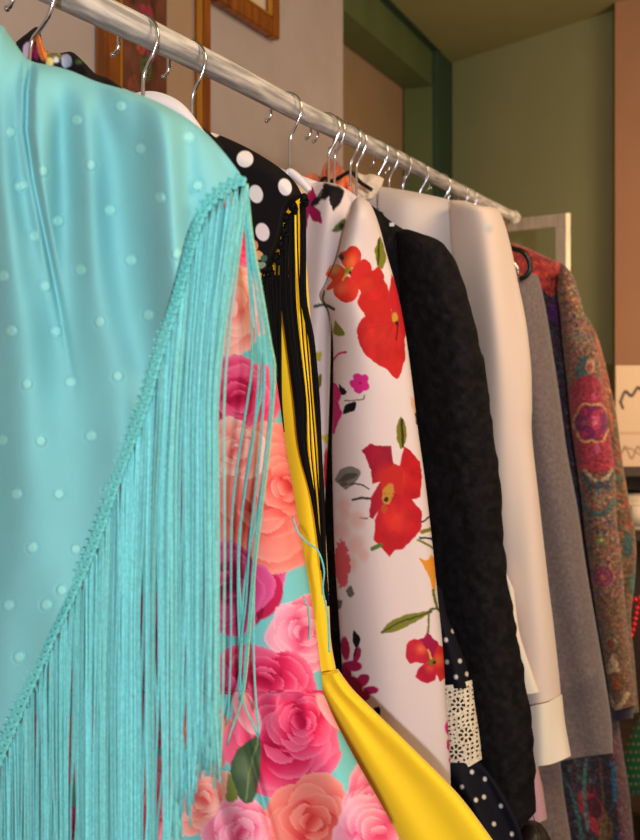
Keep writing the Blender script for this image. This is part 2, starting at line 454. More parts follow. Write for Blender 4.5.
# ------------------------------------------------------------------ hangers
def hook_pts(yy, r=.0235, yaw=0.0, drop=.075, tipang=190, lean=0.0):
    pts = []
    cz = -.0085
    for a in np.linspace(tipang, -28, 30):
        t = math.radians(a); pts.append((r * math.cos(t), 0, cz + r * math.sin(t)))
    pts = [(-r * 1.30, 0, cz - .0135), (-r * 1.12, 0, cz - .0110)] + pts
    pts += [(.0168, 0, -.0290), (.0118, 0, -.0375), (.0078 + lean * .3, 0, -.0455), (.0062 + lean * .8, 0, -.0550), (.0060 + lean, 0, -drop)]
    p = spline(pts, 60)
    p[:, 1] = p[:, 0] * math.sin(yaw)
    p[:, 0] *= math.cos(yaw); p += np.array([RX, yy, RZ]); return p

def hanger(u, label, half=.19, lean=0.0, slope=.30, mat=None, yaw=0, drop=.075, fat=.006, name='clothes_hanger', body=True, group=None):
    yy = railY(u)
    t = thing(name, (RX, yy, RZ - .02), label, 'hanger', group)
    p = hook_pts(yy, yaw=yaw, drop=drop, lean=lean)
    g = Geo(); g.tube(p, .0021, 10); g.ball(p[0], .0030, 8); g.build('hook', M_chrome, t)
    z0 = RZ - drop
    if body:
        g = Geo(); xs = np.linspace(-1, 1, 41)
        z = z0 - .004 - slope * half * np.abs(xs) ** 1.25 - .004
        x = RX + .006 + xs * half
        g.tube(np.stack([x, yy + x * 0 - (x - RX) * math.sin(yaw) * 0, z], -1), fat * (1 - .35 * np.abs(xs) ** 3), 10)
        g.build('arm', mat or M_blackplastic, t)
    return t, yy

# far hangers first name the geometry they hold
HG = 'slim hangers crowded on the far rail'

# ------------------------------------------------------------------ 1. turquoise shawl
YT = .537
edge = [(243, 179), (226, 187), (206, 205), (194, 230), (186, 258), (176, 295), (165, 330), (154, 365), (143, 405), (124, 455), (108, 500), (92, 545), (72, 590), (52, 632), (30, 682), (3, 745), (-20, 800), (-45, 860)]
tops = [(-130, 60), (-60, 40), (-25, 28), (0, 25), (10, 36), (24, 55), (34, 62), (54, 66), (74, 72), (98, 82), (130, 91), (160, 103), (185, 117), (205, 132), (222, 150), (236, 168), (243, 179)]
tq = thing('dotted_shawl', PY(30, 40, YT), 'turquoise shawl with raised dots and a long knotted fringe, nearest on the rail', 'shawl')
DOTS = [(22, 185), (59, 221), (111, 210), (159, 198), (34, 236), (80, 270), (130, 260), (177, 254), (3, 276), (46, 286), (57, 331), (100, 322), (148, 315), (11, 331), (27, 384), (70, 382), (118, 376), (90, 436), (41, 441), (16, 494), (59, 494), (2, 440), (108, 491), (197, 186),
        (120, 106), (76, 120), (140, 149), (189, 136), (11, 132), (43, 171), (91, 165), (21, 186), (197, 186), (159, 198), (32, 548), (76, 549), (46, 605), (8, 605), (19, 657), (62, 590)]
def fold_t(s, t, u, v):
    f = .0
    # soft drapes that fan out from the shoulder
    w = (u - 30) / (1 + .0012 * v)
    w = u - .10 * (v - 60) * sstep(-20, 120, u) + 8 * vnoise(v / 130, u / 60)
    f = f + .0055 * (.4 + vnoise(u / 40, v / 200 + 3)) * np.sin(w / 6.2 + 1.0) * sstep(60, 130, v) * sstep(420, 140, v) * sstep(215, 150, u) + .012 * (.3 + vnoise(u / 60 + 5, v / 160)) * np.sin(w / 11.5 + .4) * sstep(60, 160, v) * sstep(225, 170, u)
    f = f + .011 * np.sin((u - .16 * v) / 24.0 + 2.1)
    cu = np.interp(v, [58, 90, 130, 180, 240, 300, 400, 520], [32, 28, 27, 34, 46, 58, 76, 96])
    d = u - cu; k = sstep(420, 150, v)
    f = f - .009 * k * np.exp(-(d / 3.6) ** 2) + .010 * k * sstep(-1, 9, d) * sstep(75, 20, d) - .008 * k * sstep(0, -14, d) * sstep(-40, -16, d)
    f = f + .006 * np.exp(-((u - 200 + .0 * v) / 16) ** 2) * sstep(250, 140, v)
    for (x, y) in DOTS:
        q = np.hypot(u - x, v - y)
        f = f + .0011 * sstep(6.2, 4.2, q) - .0006 * np.exp(-((q - 6.4) / 1.3) ** 2)
    return f
def paint_t(P):
    P.c[:] = (122, 190, 196)
    P.c *= (.97 + .06 * fbm(P.u / 30, P.v / 50))[:, None]
    for (x, y) in DOTS: P.ell(x, y, 5.3, 5.7, (146, 214, 212), soft=.25)
Lt = [(-130, 60), (-130, 300), (-130, 600), (-130, 860)]
sheet('shawl_cloth', Lt, [(x - 8 * min(1, max(0, (y - 172) / 45)), y - 3) for x, y in edge], YT, .022, M_turq, tq, T=tops, B=[(-130, 860), (-45, 860)], px=1.6, ws=.12, wsr=0, wt=.05, fold=fold_t, paint=paint_t, base=(96, 186, 184), back=False)
# macrame edge: two twisted cords with knots
ec = spline(edge, 420); ec = ec[ec[:, 0] > -60]
nrm = np.stack([np.gradient(ec[:, 1]), -np.gradient(ec[:, 0])], -1); nrm /= np.linalg.norm(nrm, axis=1)[:, None]
arc = np.r_[0, np.cumsum(np.linalg.norm(np.diff(ec, axis=0), axis=1))]
g = Geo()
for ph in (0, PI):
    a = 2 * PI * arc / 17 + ph
    uv = ec + nrm * (3.6 * np.sin(a) - 1.5)[:, None]
    g.tube(PY(uv[:, 0], uv[:, 1], YT - .022 - .0016 * np.cos(a)), .0008, 6)
for i in range(int(arc[-1] / 8.5)):
    w = i * 8.5 + 3; c = np.array([np.interp(w, arc, ec[:, 0]), np.interp(w, arc, ec[:, 1])]); n = np.array([np.interp(w, arc, nrm[:, 0]), np.interp(w, arc, nrm[:, 1])])
    tang = np.array([-n[1], n[0]])
    p = c - n * 6.5 + rng.normal(0, .5, 2)
    g.ball(PY(p[0], p[1], YT - .024), .0014, 8, (1, 1, .8))
    for r in (0, 1):                          # each knot is two crossed wraps
        th = np.linspace(0, 2 * PI, 14); q = c + n * 1.5
        aa = .8 if r else -.6
        ru, rv = 5.0 * np.cos(th), 2.2 * np.sin(th)
        g.tube(PY(q[0] + ru * math.cos(aa) - rv * math.sin(aa), q[1] + ru * math.sin(aa) + rv * math.cos(aa), YT - .025 - .001 * np.sin(th + r)), .0011, 6)
g.v = np.array(g.v)
obj('knotted_edge', g.v, g.f, M_strand, tq, col=np.tile(lin((112, 202, 202)), (len(g.v), 1)))
# fringe
def strand(g, cols, pts, Y, r, base, sides=4):
    n0 = len(g.v); p = spline(pts, 30)
    g.tube(PY(p[:, 0], p[:, 1], Y), r, sides); cols.append(np.tile(lin(base), (len(g.v) - n0, 1)))
g = Geo(); cols = []
NS = 430
GAPS = [(142, 540, 690, 1.7), (156, 600, 760, 1.9), (48, 590, 760, 1.5), (36, 640, 760, 1.2), (70, 680, 840, 1.8), (74, 760, 900, 2.4), (160, 740, 900, 3.6), (145, 760, 900, 2.4), (182, 420, 640, 1.3), (185, 620, 900, 2.2), (120, 440, 560, .9), (204, 560, 760, 1.4), (55, 760, 900, 1.6), (95, 480, 600, .8)]
for i in range(NS):
    w = arc[-1] * ((i + .5) / NS) + rng.uniform(-1.5, 1.5); w = min(max(w, 0), arc[-1])
    # even spacing across the picture rather than along the edge
    u0 = 247 - (247 + 45) * (i / NS) + rng.uniform(-.8, .8)
    v0 = float(np.interp(-u0, -ec[:, 0], ec[:, 1]))
    layer = i % 3
    ue = u0 - 27.5 * max(0, u0 / 247) ** 3 + rng.normal(0, 1.3)
    kp = np.floor(u0 / 7.5) * 7.5 + 3.7; us0 = u0 + (kp - u0) * .8
    L = (590 if not 215 < u0 < 238 else 572) + rng.normal(0, 9) - (30 if rng.random() < .1 else 0)
    ve = v0 + L
    bow = rng.normal(0, 1.2)
    n = 9; tt = np.linspace(0, 1, n)
    us = u0 + (ue - u0) * sstep(0, .36, tt) + bow * np.sin(tt * PI) + 1.0 * np.cumsum(rng.normal(0, .35, n))
    k = 1.0 + (.10 * sstep(.8, 1, tt)) * rng.normal(0, .08)
    us = us + rng.normal(0, 3.0) * sstep(.86, 1, tt) * (u0 > 150)
    vs = v0 + 5 + tt * L; us[0] = us0
    vs[1] = vs[0] + 26; us[1] = us[1] * .3 + .7 * (u0 * .8 + us0 * .2)
    for (gu, ga, gb, gw) in GAPS:
        us = us + np.sign(us - gu + 1e-3) * gw * np.exp(-((us - gu) / 5) ** 2) * np.exp(-((vs - (ga + gb) / 2) / (gb - ga) * 1.7) ** 2)
    Yb = YT - .021 + layer * .0032 + rng.uniform(-.0012, .0012)
    c = np.array((122, 212, 216)) * rng.uniform(.84, 1.06)
    if u0 > 232 or rng.random() < .03: c = c * .7 + np.array((150, 205, 175)) * .3
    strand(g, cols, np.stack([us, vs], -1), Yb, .00078 + rng.uniform(0, .0003), np.clip(c, 0, 255))
obj('fringe', np.array(g.v), g.f, M_strand, tq, col=np.vstack(cols), kind='stuff')
def loose(pts, Y, r=.0010, c=(110, 200, 198)):
    g = Geo(); cols = []; n = 30; p = spline(pts, 60)
    Yv = np.interp(np.linspace(0, 1, 60), np.linspace(0, 1, len(Y)), Y) if not np.isscalar(Y) else Y
    g.tube(PY(p[:, 0], p[:, 1], Yv), r, 6)
    obj('fringe_strand', np.array(g.v), g.f, M_strand, tq, col=np.tile(lin(c), (len(g.v), 1)))
YL = [.525, .56, .6, .64, .66]
loose([(247, 184), (252, 235), (262, 292), (271, 345), (275, 372), (270, 440), (263, 500), (256, 560), (251, 620), (244, 690), (233, 725), (227, 745)], YL, c=(150, 210, 180))
loose([(246, 186), (251, 240), (261, 300), (269, 355), (271, 400), (266, 450), (258, 520), (252, 580), (247, 640), (241, 700), (230, 735)], YL)
loose([(245, 190), (250, 245), (257, 300), (264, 360), (263, 410), (258, 470), (250, 540), (246, 600), (240, 655), (243, 700), (255, 728), (258, 738)], YL)
loose([(244, 190), (248, 250), (254, 310), (259, 365), (254, 430), (245, 490), (239, 540), (238, 600), (240, 660), (238, 690)], YL)
loose([(243, 192), (247, 250), (251, 310), (252, 365), (246, 410), (238, 460), (232, 515), (231, 580), (231, 640), (229, 700), (226, 725)], YL)
loose([(247, 188), (252, 250), (266, 320), (272, 380), (268, 430), (260, 495), (248, 560), (243, 600), (242, 640), (239, 700)], YL)
loose([(245, 195), (251, 260), (262, 330), (262, 385), (252, 440), (243, 500), (239, 560), (241, 620), (240, 672)], YL)
loose([(256, 540), (254, 600), (254, 660), (256, 700), (259, 735)], .66)
loose([(293, 518), (298, 532), (307, 542), (318, 551), (324, 570), (323, 590), (328, 618), (329, 652)], .76, .0009)
loose([(304, 598), (308, 608), (310, 625), (309, 640)], .76, .0009)

# hanger of the turquoise shawl hooks on outside the frame
hanger(-52, 'hanger under the turquoise shawl, its hook left of the picture', half=.07, slope=.7, mat=M_whiteplastic)

# ------------------------------------------------------------------ 2. black floral top (only its neck shows)
hanger(35, 'chrome hook hanger leaning over the black floral top at far left', half=.06, lean=-.012, slope=.5, drop=.085)
YB = .645
fb = thing('floral_top', PY(60, 80, YB), 'black top with orange and lilac flowers, peeking above the turquoise shawl', 'top')
def paint_fb(P):
    P.c[:] = (20, 14, 16); P.warp(1.2, 5)
    P.ell(28, 50, 6, 9, (196, 170, 196)); P.ell(36, 52, 4, 9, (150, 30, 90)); P.ell(42, 50, 5, 13, (228, 122, 60), rot=-15)
    P.ell(38, 40, 3, 8, (235, 130, 70)); P.ell(54, 57, 8, 5, (110, 110, 60)); P.ell(66, 61, 6, 8, (160, 170, 195)); P.ell(50, 62, 5, 5, (210, 190, 120))
    P.ell(78, 62, 5, 3, (60, 90, 50)); P.ell(56, 60, 3, 4, (200, 205, 225)); P.line([(45, 54), (55, 51), (60, 55)], 1, (190, 160, 90)); P.ell(128, 90, 8, 3, (190, 150, 170))
def fold_b(s, t, u, v): return .006 * np.sin(u / 6)
sheet('top_body', [(16, 42), (12, 80), (5, 150), (0, 300)], [(136, 94), (150, 130), (160, 200), (165, 300)], YB, .02, M_print, fb,
      T=[(16, 42), (26, 34), (38, 27), (43, 45), (48, 52), (60, 53), (72, 52), (84, 62), (96, 74), (108, 78), (120, 86), (136, 94)], px=1.5, ws=.2, wt=.04, paint=paint_fb, fold=fold_b)

# ------------------------------------------------------------------ 3. rose print dress
HOT = ((168, 8, 58), (222, 34, 88), (246, 134, 166)); COR = ((208, 54, 60), (236, 104, 96), (246, 164, 150)); PNK = ((222, 66, 112), (244, 122, 156), (252, 196, 210))
SAL = ((232, 92, 92), (246, 150, 138), (252, 204, 190)); MAG = ((120, 8, 56), (196, 36, 96), (236, 112, 170))
hanger(138, 'white plastic hanger, its curved shoulder rising above the turquoise shawl', half=.001, body=False)
wh = [o for o in COL.objects if o.name.startswith('clothes_hanger') and o.type == 'EMPTY'][-1]
YR = .79
sheet('shoulder_arm', [(96, 150), (100, 175), (108, 200)], [(216, 150), (212, 175), (206, 200)], YR, .014, M_whiteplastic, wh, T=[(96, 150), (112, 118), (130, 96), (150, 91), (170, 96), (186, 107), (202, 128), (216, 150)], px=3, ws=.12, wt=.12, wb=.1, base=(232, 228, 238))
rd = thing('rose_print_dress', PY(200, 300, YR), 'sleeveless turquoise dress printed with big pink and coral roses', 'dress')
def paint_r(P):
    P.c[:] = (122, 200, 204)
    up = P.v < 694; dn = P.v >= 690
    for (x, y, r, pal, k) in ((60, 600, 46, HOT, 0), (120, 480, 50, SAL, 1), (165, 640, 52, MAG, 2), (110, 400, 50, HOT, 1), (30, 500, 46, PNK, 0), (170, 330, 50, COR, 2), (190, 520, 40, HOT, 0), (20, 400, 40, COR, 1), (200, 440, 40, PNK, 1), (90, 670, 40, COR, 0), (10, 650, 40, HOT, 1)):
        P.rose(x, y, r, *pal, rot=k, clip=up)
    P.rose(250, 232, 36, *HOT, clip=up); P.rose(228, 306, 48, *SAL, rot=.5, clip=up)
    P.rose(238, 402, 47, *HOT, rot=1.1, clip=up)
    P.rose(233, 572, 52, *MAG, rot=2.2, clip=up)
    P.ell(262, 596, 20, 26, (196, 28, 78), rot=30); P.ell(256, 607, 9, 20, (150, 12, 56), rot=10)
    P.rose(264, 496, 74, *COR, rot=.4, clip=up, n0=6); P.rose(286, 486, 38, *COR, rot=2.0, clip=up)
    P.rose(236, 452, 30, *SAL, rot=1.0, clip=up)
    P.rose(226, 590, 44, *MAG, rot=.9, clip=up)
    P.rose(304, 632, 37, *PNK, rot=.2, clip=up)
    P.rose(262, 682, 50, *HOT, rot=1.7, clip=up, sy=.8); P.rose(205, 690, 30, *MAG, clip=up)
    for (x, y, r, pal, k) in ((40, 760, 50, HOT, 0), (110, 740, 46, COR, 1), (155, 800, 44, PNK, 0), (165, 715, 40, HOT, 1), (70, 850, 44, MAG, 1), (205, 735, 34, COR, 1), (202, 800, 36, SAL, 2)):
        P.rose(x, y, r, *pal, rot=k, clip=dn)
    P.rose(284, 738, 60, *HOT, rot=.8, clip=dn, n0=6); P.rose(302, 722, 34, *HOT, rot=2.8, clip=dn)
    P.ell(247, 712, 12, 26, (250, 176, 184), rot=-25, shade=(240, 120, 140)); P.ell(330, 712, 8, 24, (250, 178, 186), rot=-35, shade=(248, 160, 170))
    P.rose(312, 822, 46, *COR, rot=.3, clip=dn)
    P.rose(372, 800, 30, *PNK, rot=.3, clip=dn, sy=1.2); P.rose(380, 836, 44, *PNK, rot=1.3, clip=dn)
    P.rose(240, 832, 34, *PNK, rot=.3, clip=dn)
    P.warp(1, 6)
    P.poly([(237, 750), (259, 737), (259, 780), (252, 802), (240, 799), (232, 782), (231, 765)], (66, 88, 62), shade=(250, 770, 22, (92, 112, 84)))
    P.line([(258, 740), (250, 770), (246, 800)], .8, (120, 140, 90)); P.poly([(229, 770), (237, 792), (236, 800), (226, 800)], (120, 130, 60))
def fold_r(s, t, u, v):
    a = .005 * np.sin(u / 21 + 1) * sstep(150, 300, v)
    return a
def fold_sk(s, t, u, v):
    k = sstep(690, 790, v); w = u - (v - 690) * .28
    f = .011 * k * np.sin(w / 17.5 + 2.4) + .004 * np.sin(u / 5.3) * sstep(0, 4, v - 690) * sstep(760, 700, v)
    f = f - .012 * k * np.exp(-((w - 188) / 9) ** 2) - .008 * k * np.exp(-((w - 232) / 4) ** 2)
    return f
sheet('bodice', [(-60, 230), (-60, 400), (-50, 690)], [(232, 190), (246, 232), (262, 300), (275, 370), (285, 440), (300, 530), (313, 610), (320, 660), (323, 692)], YR, .05, M_print, rd,
      T=[(-60, 230), (20, 170), (120, 130), (190, 150), (232, 190)], px=1.35, ws=.25, wt=.05, fold=fold_r, paint=paint_r)
sheet('skirt', [(-50, 690), (-90, 760), (-120, 870)], [(323, 692), (336, 722), (356, 760), (380, 802), (402, 842), (415, 870)], YR, .05, M_print, rd, B=[(-120, 870), (100, 875), (415, 870)],
      px=1.35, ws=.25, wt=0.0, fold=fold_sk, paint=paint_r)
g = Geo(); us = np.linspace(160, 322, 60); g.tube(PY(us, 691.5 + .6 * np.sin(us / 3), YR - .0505 * prof((us + 50) / 373, .25) * prof((323 - us) / 373, .25)), .0004, 6)
obj('waist_seam', np.array(g.v), g.f, M_print, rd, col=np.tile(lin((230, 80, 120)), (len(g.v), 1)))

# ------------------------------------------------------------------ 4. black polka shawl with black fringe
hanger(187, 'chrome hook hanger holding the black shawl with big white dots', half=.10, slope=.9)
YP = .90
ps = thing('polka_dot_shawl', PY(240, 150, YP), 'black shawl with big white dots and thick black knotted fringe', 'shawl')
def paint_p(P):
    P.c[:] = (19, 15, 17)
    for (x, y, rx, ry) in ((245, 159, 9, 9), (215, 134, 6, 4), (256, 194, 7.5, 10), (285, 187, 7.3, 9.5), (262.5, 232, 7.5, 10), (222, 180, 8, 9), (226, 226, 8, 10)):
        P.ell(x, y, rx, ry, (232, 222, 224), rot=-15)
    P.warp(1.2, 4)
    for (x, y, rx, ry, c) in ((254, 246, 5, 6, (226, 150, 112)), (258, 255, 6, 5, (232, 170, 120)), (261, 265, 6, 4, (130, 160, 130)), (258, 276, 5, 5, (235, 180, 110)), (264, 258, 4, 4, (60, 110, 90)), (262, 282, 4, 4, (200, 170, 60)), (256, 264, 4, 5, (210, 110, 90)), (267, 270, 3, 4, (70, 50, 50))):
        P.ell(x, y, rx, ry, c)
sheet('shawl_cloth', [(180, 120), (180, 200), (180, 300)], [(303, 196), (294, 203), (286, 213), (282, 232), (277, 250), (270, 264), (262, 278), (259, 292)], YP, .03, M_black, ps,
      T=[(180, 120), (205, 130), (222, 136), (244, 146), (262, 156), (280, 168), (294, 181), (303, 196)], B=[(180, 300), (259, 292)], px=1.0, ws=.25, wsr=.06, wt=.12, paint=paint_p)
pe = spline([(303, 198), (294, 204), (286, 215), (282, 234), (277, 252), (270, 266), (262, 280), (259, 294)], 60)
for i, (x, y) in enumerate(spline(pe, 9)):
    g = Geo(); g.ball(PY(x + 1, y, YP - .012), .0048, 10, (1, 1, 1.15)); g.ball(PY(x + 3, y + 6, YP - .011), .0036, 8)
    th = np.linspace(0, 2 * PI, 14); g.tube(PY(x + 1.5 + 4 * np.cos(th), y + 3 + 1.6 * np.sin(th), YP - .016 - .002 * np.sin(th)), .0013, 6)
    g.build('knot', M_blackcord, ps)
def bstrand(pts, r=.0019, Y=YP - .012):
    p = spline(pts, 40); g = Geo(); g.tube(PY(p[:, 0], p[:, 1], Y + np.linspace(0, .004, 40)), r, 6); g.build('fringe_strand', M_blackcord, ps)
def band(vs, Ls, Rs, n, r, skip=None, dy=0.0):
    for i in range(n):
        f = (i + .5) / n
        if skip and skip[0] < f < skip[1]: continue
        pts = [(a + (b - a) * f + rng.normal(0, .25), v) for v, a, b in zip(vs, Ls, Rs)]
        y0 = float(np.interp(-pts[0][0], [-303, -294, -286, -282, -277, -270, -262, -259], [198, 204, 215, 234, 252, 266, 280, 294])) + 4
        pts[0] = (pts[0][0], min(max(y0, vs[0] - 10), pts[1][1] - 8))
        bstrand(pts, r * rng.uniform(.85, 1.1), YP - .012 + dy + rng.uniform(-.002, .002))
band([285, 300, 340, 370, 400, 432], [259, 261, 268, 272, 276, 281], [281, 281, 281, 281, 281, 283.5], 9, .0017)
band([240, 270, 300, 340], [268, 265, 266, 269], [283, 282, 281, 281], 5, .0017, (.35, .65))
band([212, 250, 300, 340, 400, 450, 500, 560, 600], [282, 280, 281, 286, 294, 299.5, 312.5, 321, 325.5], [294, 294.5, 296, 299, 306, 307, 315, 322.5, 327], 9, .0013)
band([200, 250, 300, 340, 400, 450, 500, 560, 606], [300.5, 300.5, 301, 309, 314, 318, 321, 324, 327.5], [305, 306, 307, 314, 319, 321.5, 324, 326, 328.5], 6, .0011)
for q in ([(297, 205), (298, 260), (303, 340), (309, 400), (311, 450), (317, 510), (321, 570)], [(300, 203), (303, 280), (307, 340), (313, 420), (319, 500), (324, 580)]): bstrand(q, .0009)

# ------------------------------------------------------------------ 5. yellow dress
YY = .955
yd = thing('yellow_dress', PY(300, 400, YY), 'plain bright yellow dress flaring out below the waist beside the rose print', 'dress')
def fold_y(s, t, u, v):
    return .006 * np.sin(s * 5 + 2) * sstep(560, 660, v)
def fold_ys(s, t, u, v):
    return (.0045 * np.sin(s * 7.0 + .3) * sstep(0, .3, t) + .001 * np.sin(s * 19 + t * 3) * sstep(0, .1, t) * sstep(.5, .15, t))
sheet('bodice', [(225, 235), (240, 300), (258, 380), (272, 430), (284, 490), (294, 560), (305, 630), (310, 674)], [(301, 190), (307, 270), (313, 350), (319, 430), (325, 520), (329, 600), (331, 640), (337, 674)], YY, .032, M_yellow, yd,
      T=[(225, 235), (260, 200), (285, 185), (301, 190)], px=2, ws=.5, wt=.05, base=(255, 216, 36), fold=fold_y)
sheet('skirt', [(308, 672), (312, 692), (330, 720), (352, 762), (375, 808), (405, 870)], [(338, 669), (352, 688), (375, 711), (412, 747), (460, 796), (500, 850), (515, 870)], YY, .022, M_yellow, yd,
      B=[(405, 870), (460, 872), (515, 870)], px=2, ws=.4, wsr=.3, wt=.0, base=(255, 216, 36), fold=fold_ys)
g = Geo(); us = np.linspace(311, 337, 16); g.tube(PY(us, 676 - (us - 311) * .18, YY - .034 * prof((us - 309) / 29, .5) * prof((339 - us) / 29, .5)), .0012, 6)
obj('waist_seam', np.array(g.v), g.f, M_yellow, yd, col=np.tile(lin((225, 180, 20)), (len(g.v), 1)))

# ------------------------------------------------------------------ 6. white jacket with poppies
hanger(286, 'chrome hook hanger inside the white jacket with red poppies', half=.03, slope=.9, mat=M_whiteplastic, drop=.088)
YF = 1.16
fj = thing('poppy_jacket', PY(350, 250, YF), 'white satin jacket printed with red poppies and magenta sprigs', 'jacket')
RED = (206, 38, 34); YEL = (190, 160, 60)
def paint_f(P):
    P.c[:] = (232, 216, 218); P.warp(1.0, 5)
    MG = (158, 22, 80); BK = (22, 20, 26)
    P.poly([(312, 186), (317, 197), (313, 206), (321, 212), (322, 223), (314, 221), (309, 214), (306, 233), (302, 228), (303, 203), (307, 194)], MG, smooth=False)
    P.poly([(323, 184), (330, 184), (337, 185), (344, 190), (343, 195), (340, 204), (334, 211), (330, 204), (329, 197), (325, 199), (318, 200), (322, 192)], BK, smooth=False); P.poly([(311, 207), (313, 200), (320, 196), (318, 204)], BK)
    P.line([(314, 204), (322, 190), (328, 184)], .7, BK)
    P.poly([(331, 231), (337, 224), (345, 218), (343, 229), (337, 232)], (92, 112, 50)); P.ell(341, 226, 3, 4, (40, 50, 30))
    # left border sprigs low on the lining panel
    P.poly([(316, 352), (321, 352), (320, 360), (316, 360)], (190, 180, 60)); P.poly([(317, 378), (322, 374), (321, 386), (317, 390)], (110, 110, 40)); P.ell(316, 392, 2.5, 14, (170, 30, 110))
    P.poly([(320, 436), (332, 434), (330, 443), (326, 443)], (214, 196, 60)); P.ell(327, 470, 4, 24, (216, 60, 66)); P.ell(326, 508, 3, 8, (40, 40, 50))
    # small poppy
    P.poly([(341, 262), (339, 254), (346, 250), (352, 246), (360, 250), (361, 260), (355, 268), (348, 270)], (208, 46, 34), shade=(350, 262, 14, (228, 104, 58)))
    P.ell(341, 257, 3, 4, (50, 22, 60), rot=-30)
    P.poly([(358, 262), (366, 259), (372, 268), (371, 282), (362, 290), (353, 284), (350, 272)], (206, 40, 44))
    P.poly([(347, 270), (338, 264), (330, 266), (326, 275), (332, 280), (326, 290), (336, 287), (344, 280)], (220, 66, 40), shade=(334, 268, 10, (226, 180, 110)))
    P.poly([(348, 276), (338, 280), (333, 290), (338, 299), (348, 303), (356, 298), (359, 286)], (208, 50, 38), shade=(340, 288, 12, (226, 96, 64)))
    P.line([(343, 280), (347, 272), (352, 268)], 1.1, (190, 180, 70)); P.ell(348, 271, 4, 4, (150, 130, 40)); P.ell(350, 273, 1.6, 2, (40, 20, 20))
    # large poppy
    P.poly([(379, 265), (383, 275), (389, 292), (392, 307), (382, 314), (367, 314), (357, 303), (361, 292), (358, 279), (372, 271)], (200, 34, 34), shade=(366, 284, 16, (212, 56, 40)))
    P.poly([(392, 274), (397, 288), (403, 310), (405, 330), (404, 350), (400, 332), (392, 312), (389, 292)], (196, 32, 40))
    P.poly([(360, 300), (386, 300), (394, 316), (392, 330), (376, 334), (366, 318)], (198, 36, 34), smooth=False)
    P.poly([(372, 312), (392, 318), (401, 332), (405, 352), (403, 366), (397, 379), (387, 370), (377, 364), (366, 355), (360, 344), (357, 330), (362, 319)], (196, 36, 38), shade=(380, 335, 22, (206, 48, 42)))
    P.ell(395, 318, 3.5, 7, (200, 150, 60)); P.ell(397, 323, 2.4, 3, (50, 20, 20)); P.line([(398, 325), (396, 340)], .6, (90, 10, 20))
    for (x, y) in ((362, 330), (370, 322), (384, 345), (376, 350)): P.line([(395, 322), (x, y)], .5, (180, 24, 30), .5)
    P.poly([(380, 236), (384, 247), (386, 257), (382, 269), (377, 263), (375, 250)], (124, 124, 34)); P.line([(379, 240), (378, 264)], .9, (60, 60, 24))
    P.line([(315, 306), (325, 305), (334, 309)], 1.4, (46, 58, 34)); P.line([(324, 291), (323, 300), (327, 307)], .8, (70, 84, 40))
    P.poly([(335, 320), (345, 334), (334, 334)], (120, 124, 40)); P.line([(332, 362), (337, 355), (346, 352)], 1.0, (196, 40, 110))
    for k in range(5):
        a = k * 2 * PI / 5 + .5; P.ell(360 + 5.6 * math.cos(a), 383 + 6 * math.sin(a), 5.2, 5.0, (216, 44, 138))
    P.ell(360, 383, 2.2, 2.4, (170, 20, 100))
    P.poly([(339, 384), (347, 392), (340, 395)], BK); P.poly([(342, 414), (346, 405), (356, 402), (353, 411)], BK); P.line([(345, 401), (352, 400), (363, 399), (365, 396)], .6, (110, 100, 90))
    P.poly([(332, 382), (337, 385), (341, 396), (338, 404), (342, 412), (337, 424), (335, 432), (331, 430)], (206, 36, 122))
    P.poly([(401, 416), (406, 427), (406, 440), (401, 449), (397, 437), (397, 426)], (122, 118, 34)); P.line([(402, 420), (403, 446)], 1.1, (50, 50, 24))
    P.poly([(410, 396), (417, 402), (418, 420), (412, 408)], (232, 186, 160)); P.line([(416, 414), (417, 424)], .9, (70, 60, 60))
    # second large poppy
    P.poly([(362, 450), (370, 444), (380, 446), (391, 446), (394, 465), (386, 480), (372, 484), (371, 470)], (160, 24, 52), shade=(388, 478, 20, (214, 50, 40)), smooth=False)
    P.poly([(404, 446), (411, 452), (420, 462), (422, 478), (420, 497), (410, 500), (395, 495), (390, 482), (399, 467)], (190, 28, 38), shade=(400, 480, 16, (216, 52, 44)), smooth=False)
    P.poly([(384, 476), (392, 488), (382, 505), (373, 519), (369, 517), (371, 497)], (176, 30, 52), smooth=False)
    P.poly([(380, 472), (394, 464), (402, 466), (404, 500), (384, 506)], (198, 40, 38), smooth=False)
    P.poly([(382, 500), (395, 493), (412, 500), (422, 512), (421, 530), (410, 542), (403, 549), (395, 550), (389, 557), (381, 547), (374, 540), (375, 520)], (192, 30, 42), shade=(396, 520, 22, (218, 54, 46)), smooth=False)
    P.ell(388, 494, 6, 12, (196, 140, 56), rot=15); P.ell(386, 499, 3, 3, (60, 40, 20)); P.ell(384, 509, 4, 5, (190, 80, 40))
    for k in range(10): P.ell(388 + rng.uniform(-6, 6), 494 + rng.uniform(-10, 10), .9, .9, (226, 190, 90) if k % 2 else (90, 50, 20))
    P.poly([(335, 480), (340, 470), (350, 466), (361, 471), (357, 480), (347, 489), (341, 486)], (126, 122, 118)); P.poly([(337, 482), (346, 474), (358, 474), (350, 480)], (84, 80, 74)); P.ell(344, 484, 5, 3, (96, 88, 76))
    P.line([(350, 484), (360, 484), (369, 489)], .7, (70, 70, 66)); P.line([(353, 500), (362, 498), (370, 499)], 1.0, (50, 54, 50)); P.line([(360, 518), (367, 518)], .7, (90, 90, 90))
    for (x, y, r) in ((344, 505, 10), (358, 520, 11), (342, 530, 12), (356, 545, 13), (364, 556, 8), (350, 564, 11), (345, 515, 8)): P.ell(x, y, r, r * 1.1, (232, 176, 162), a=.6, soft=.7)
    P.warp(3.0, 3.5); P.ell(342, 564, 8, 26, (216, 84, 92), a=.95); P.warp(2, 3); P.ell(338, 604, 5, 5, (110, 104, 92)); P.ell(350, 592, 4, 6, (110, 104, 96)); P.warp(1, 5)
    P.line([(372, 549), (381, 545)], 2.0, (96, 120, 56))
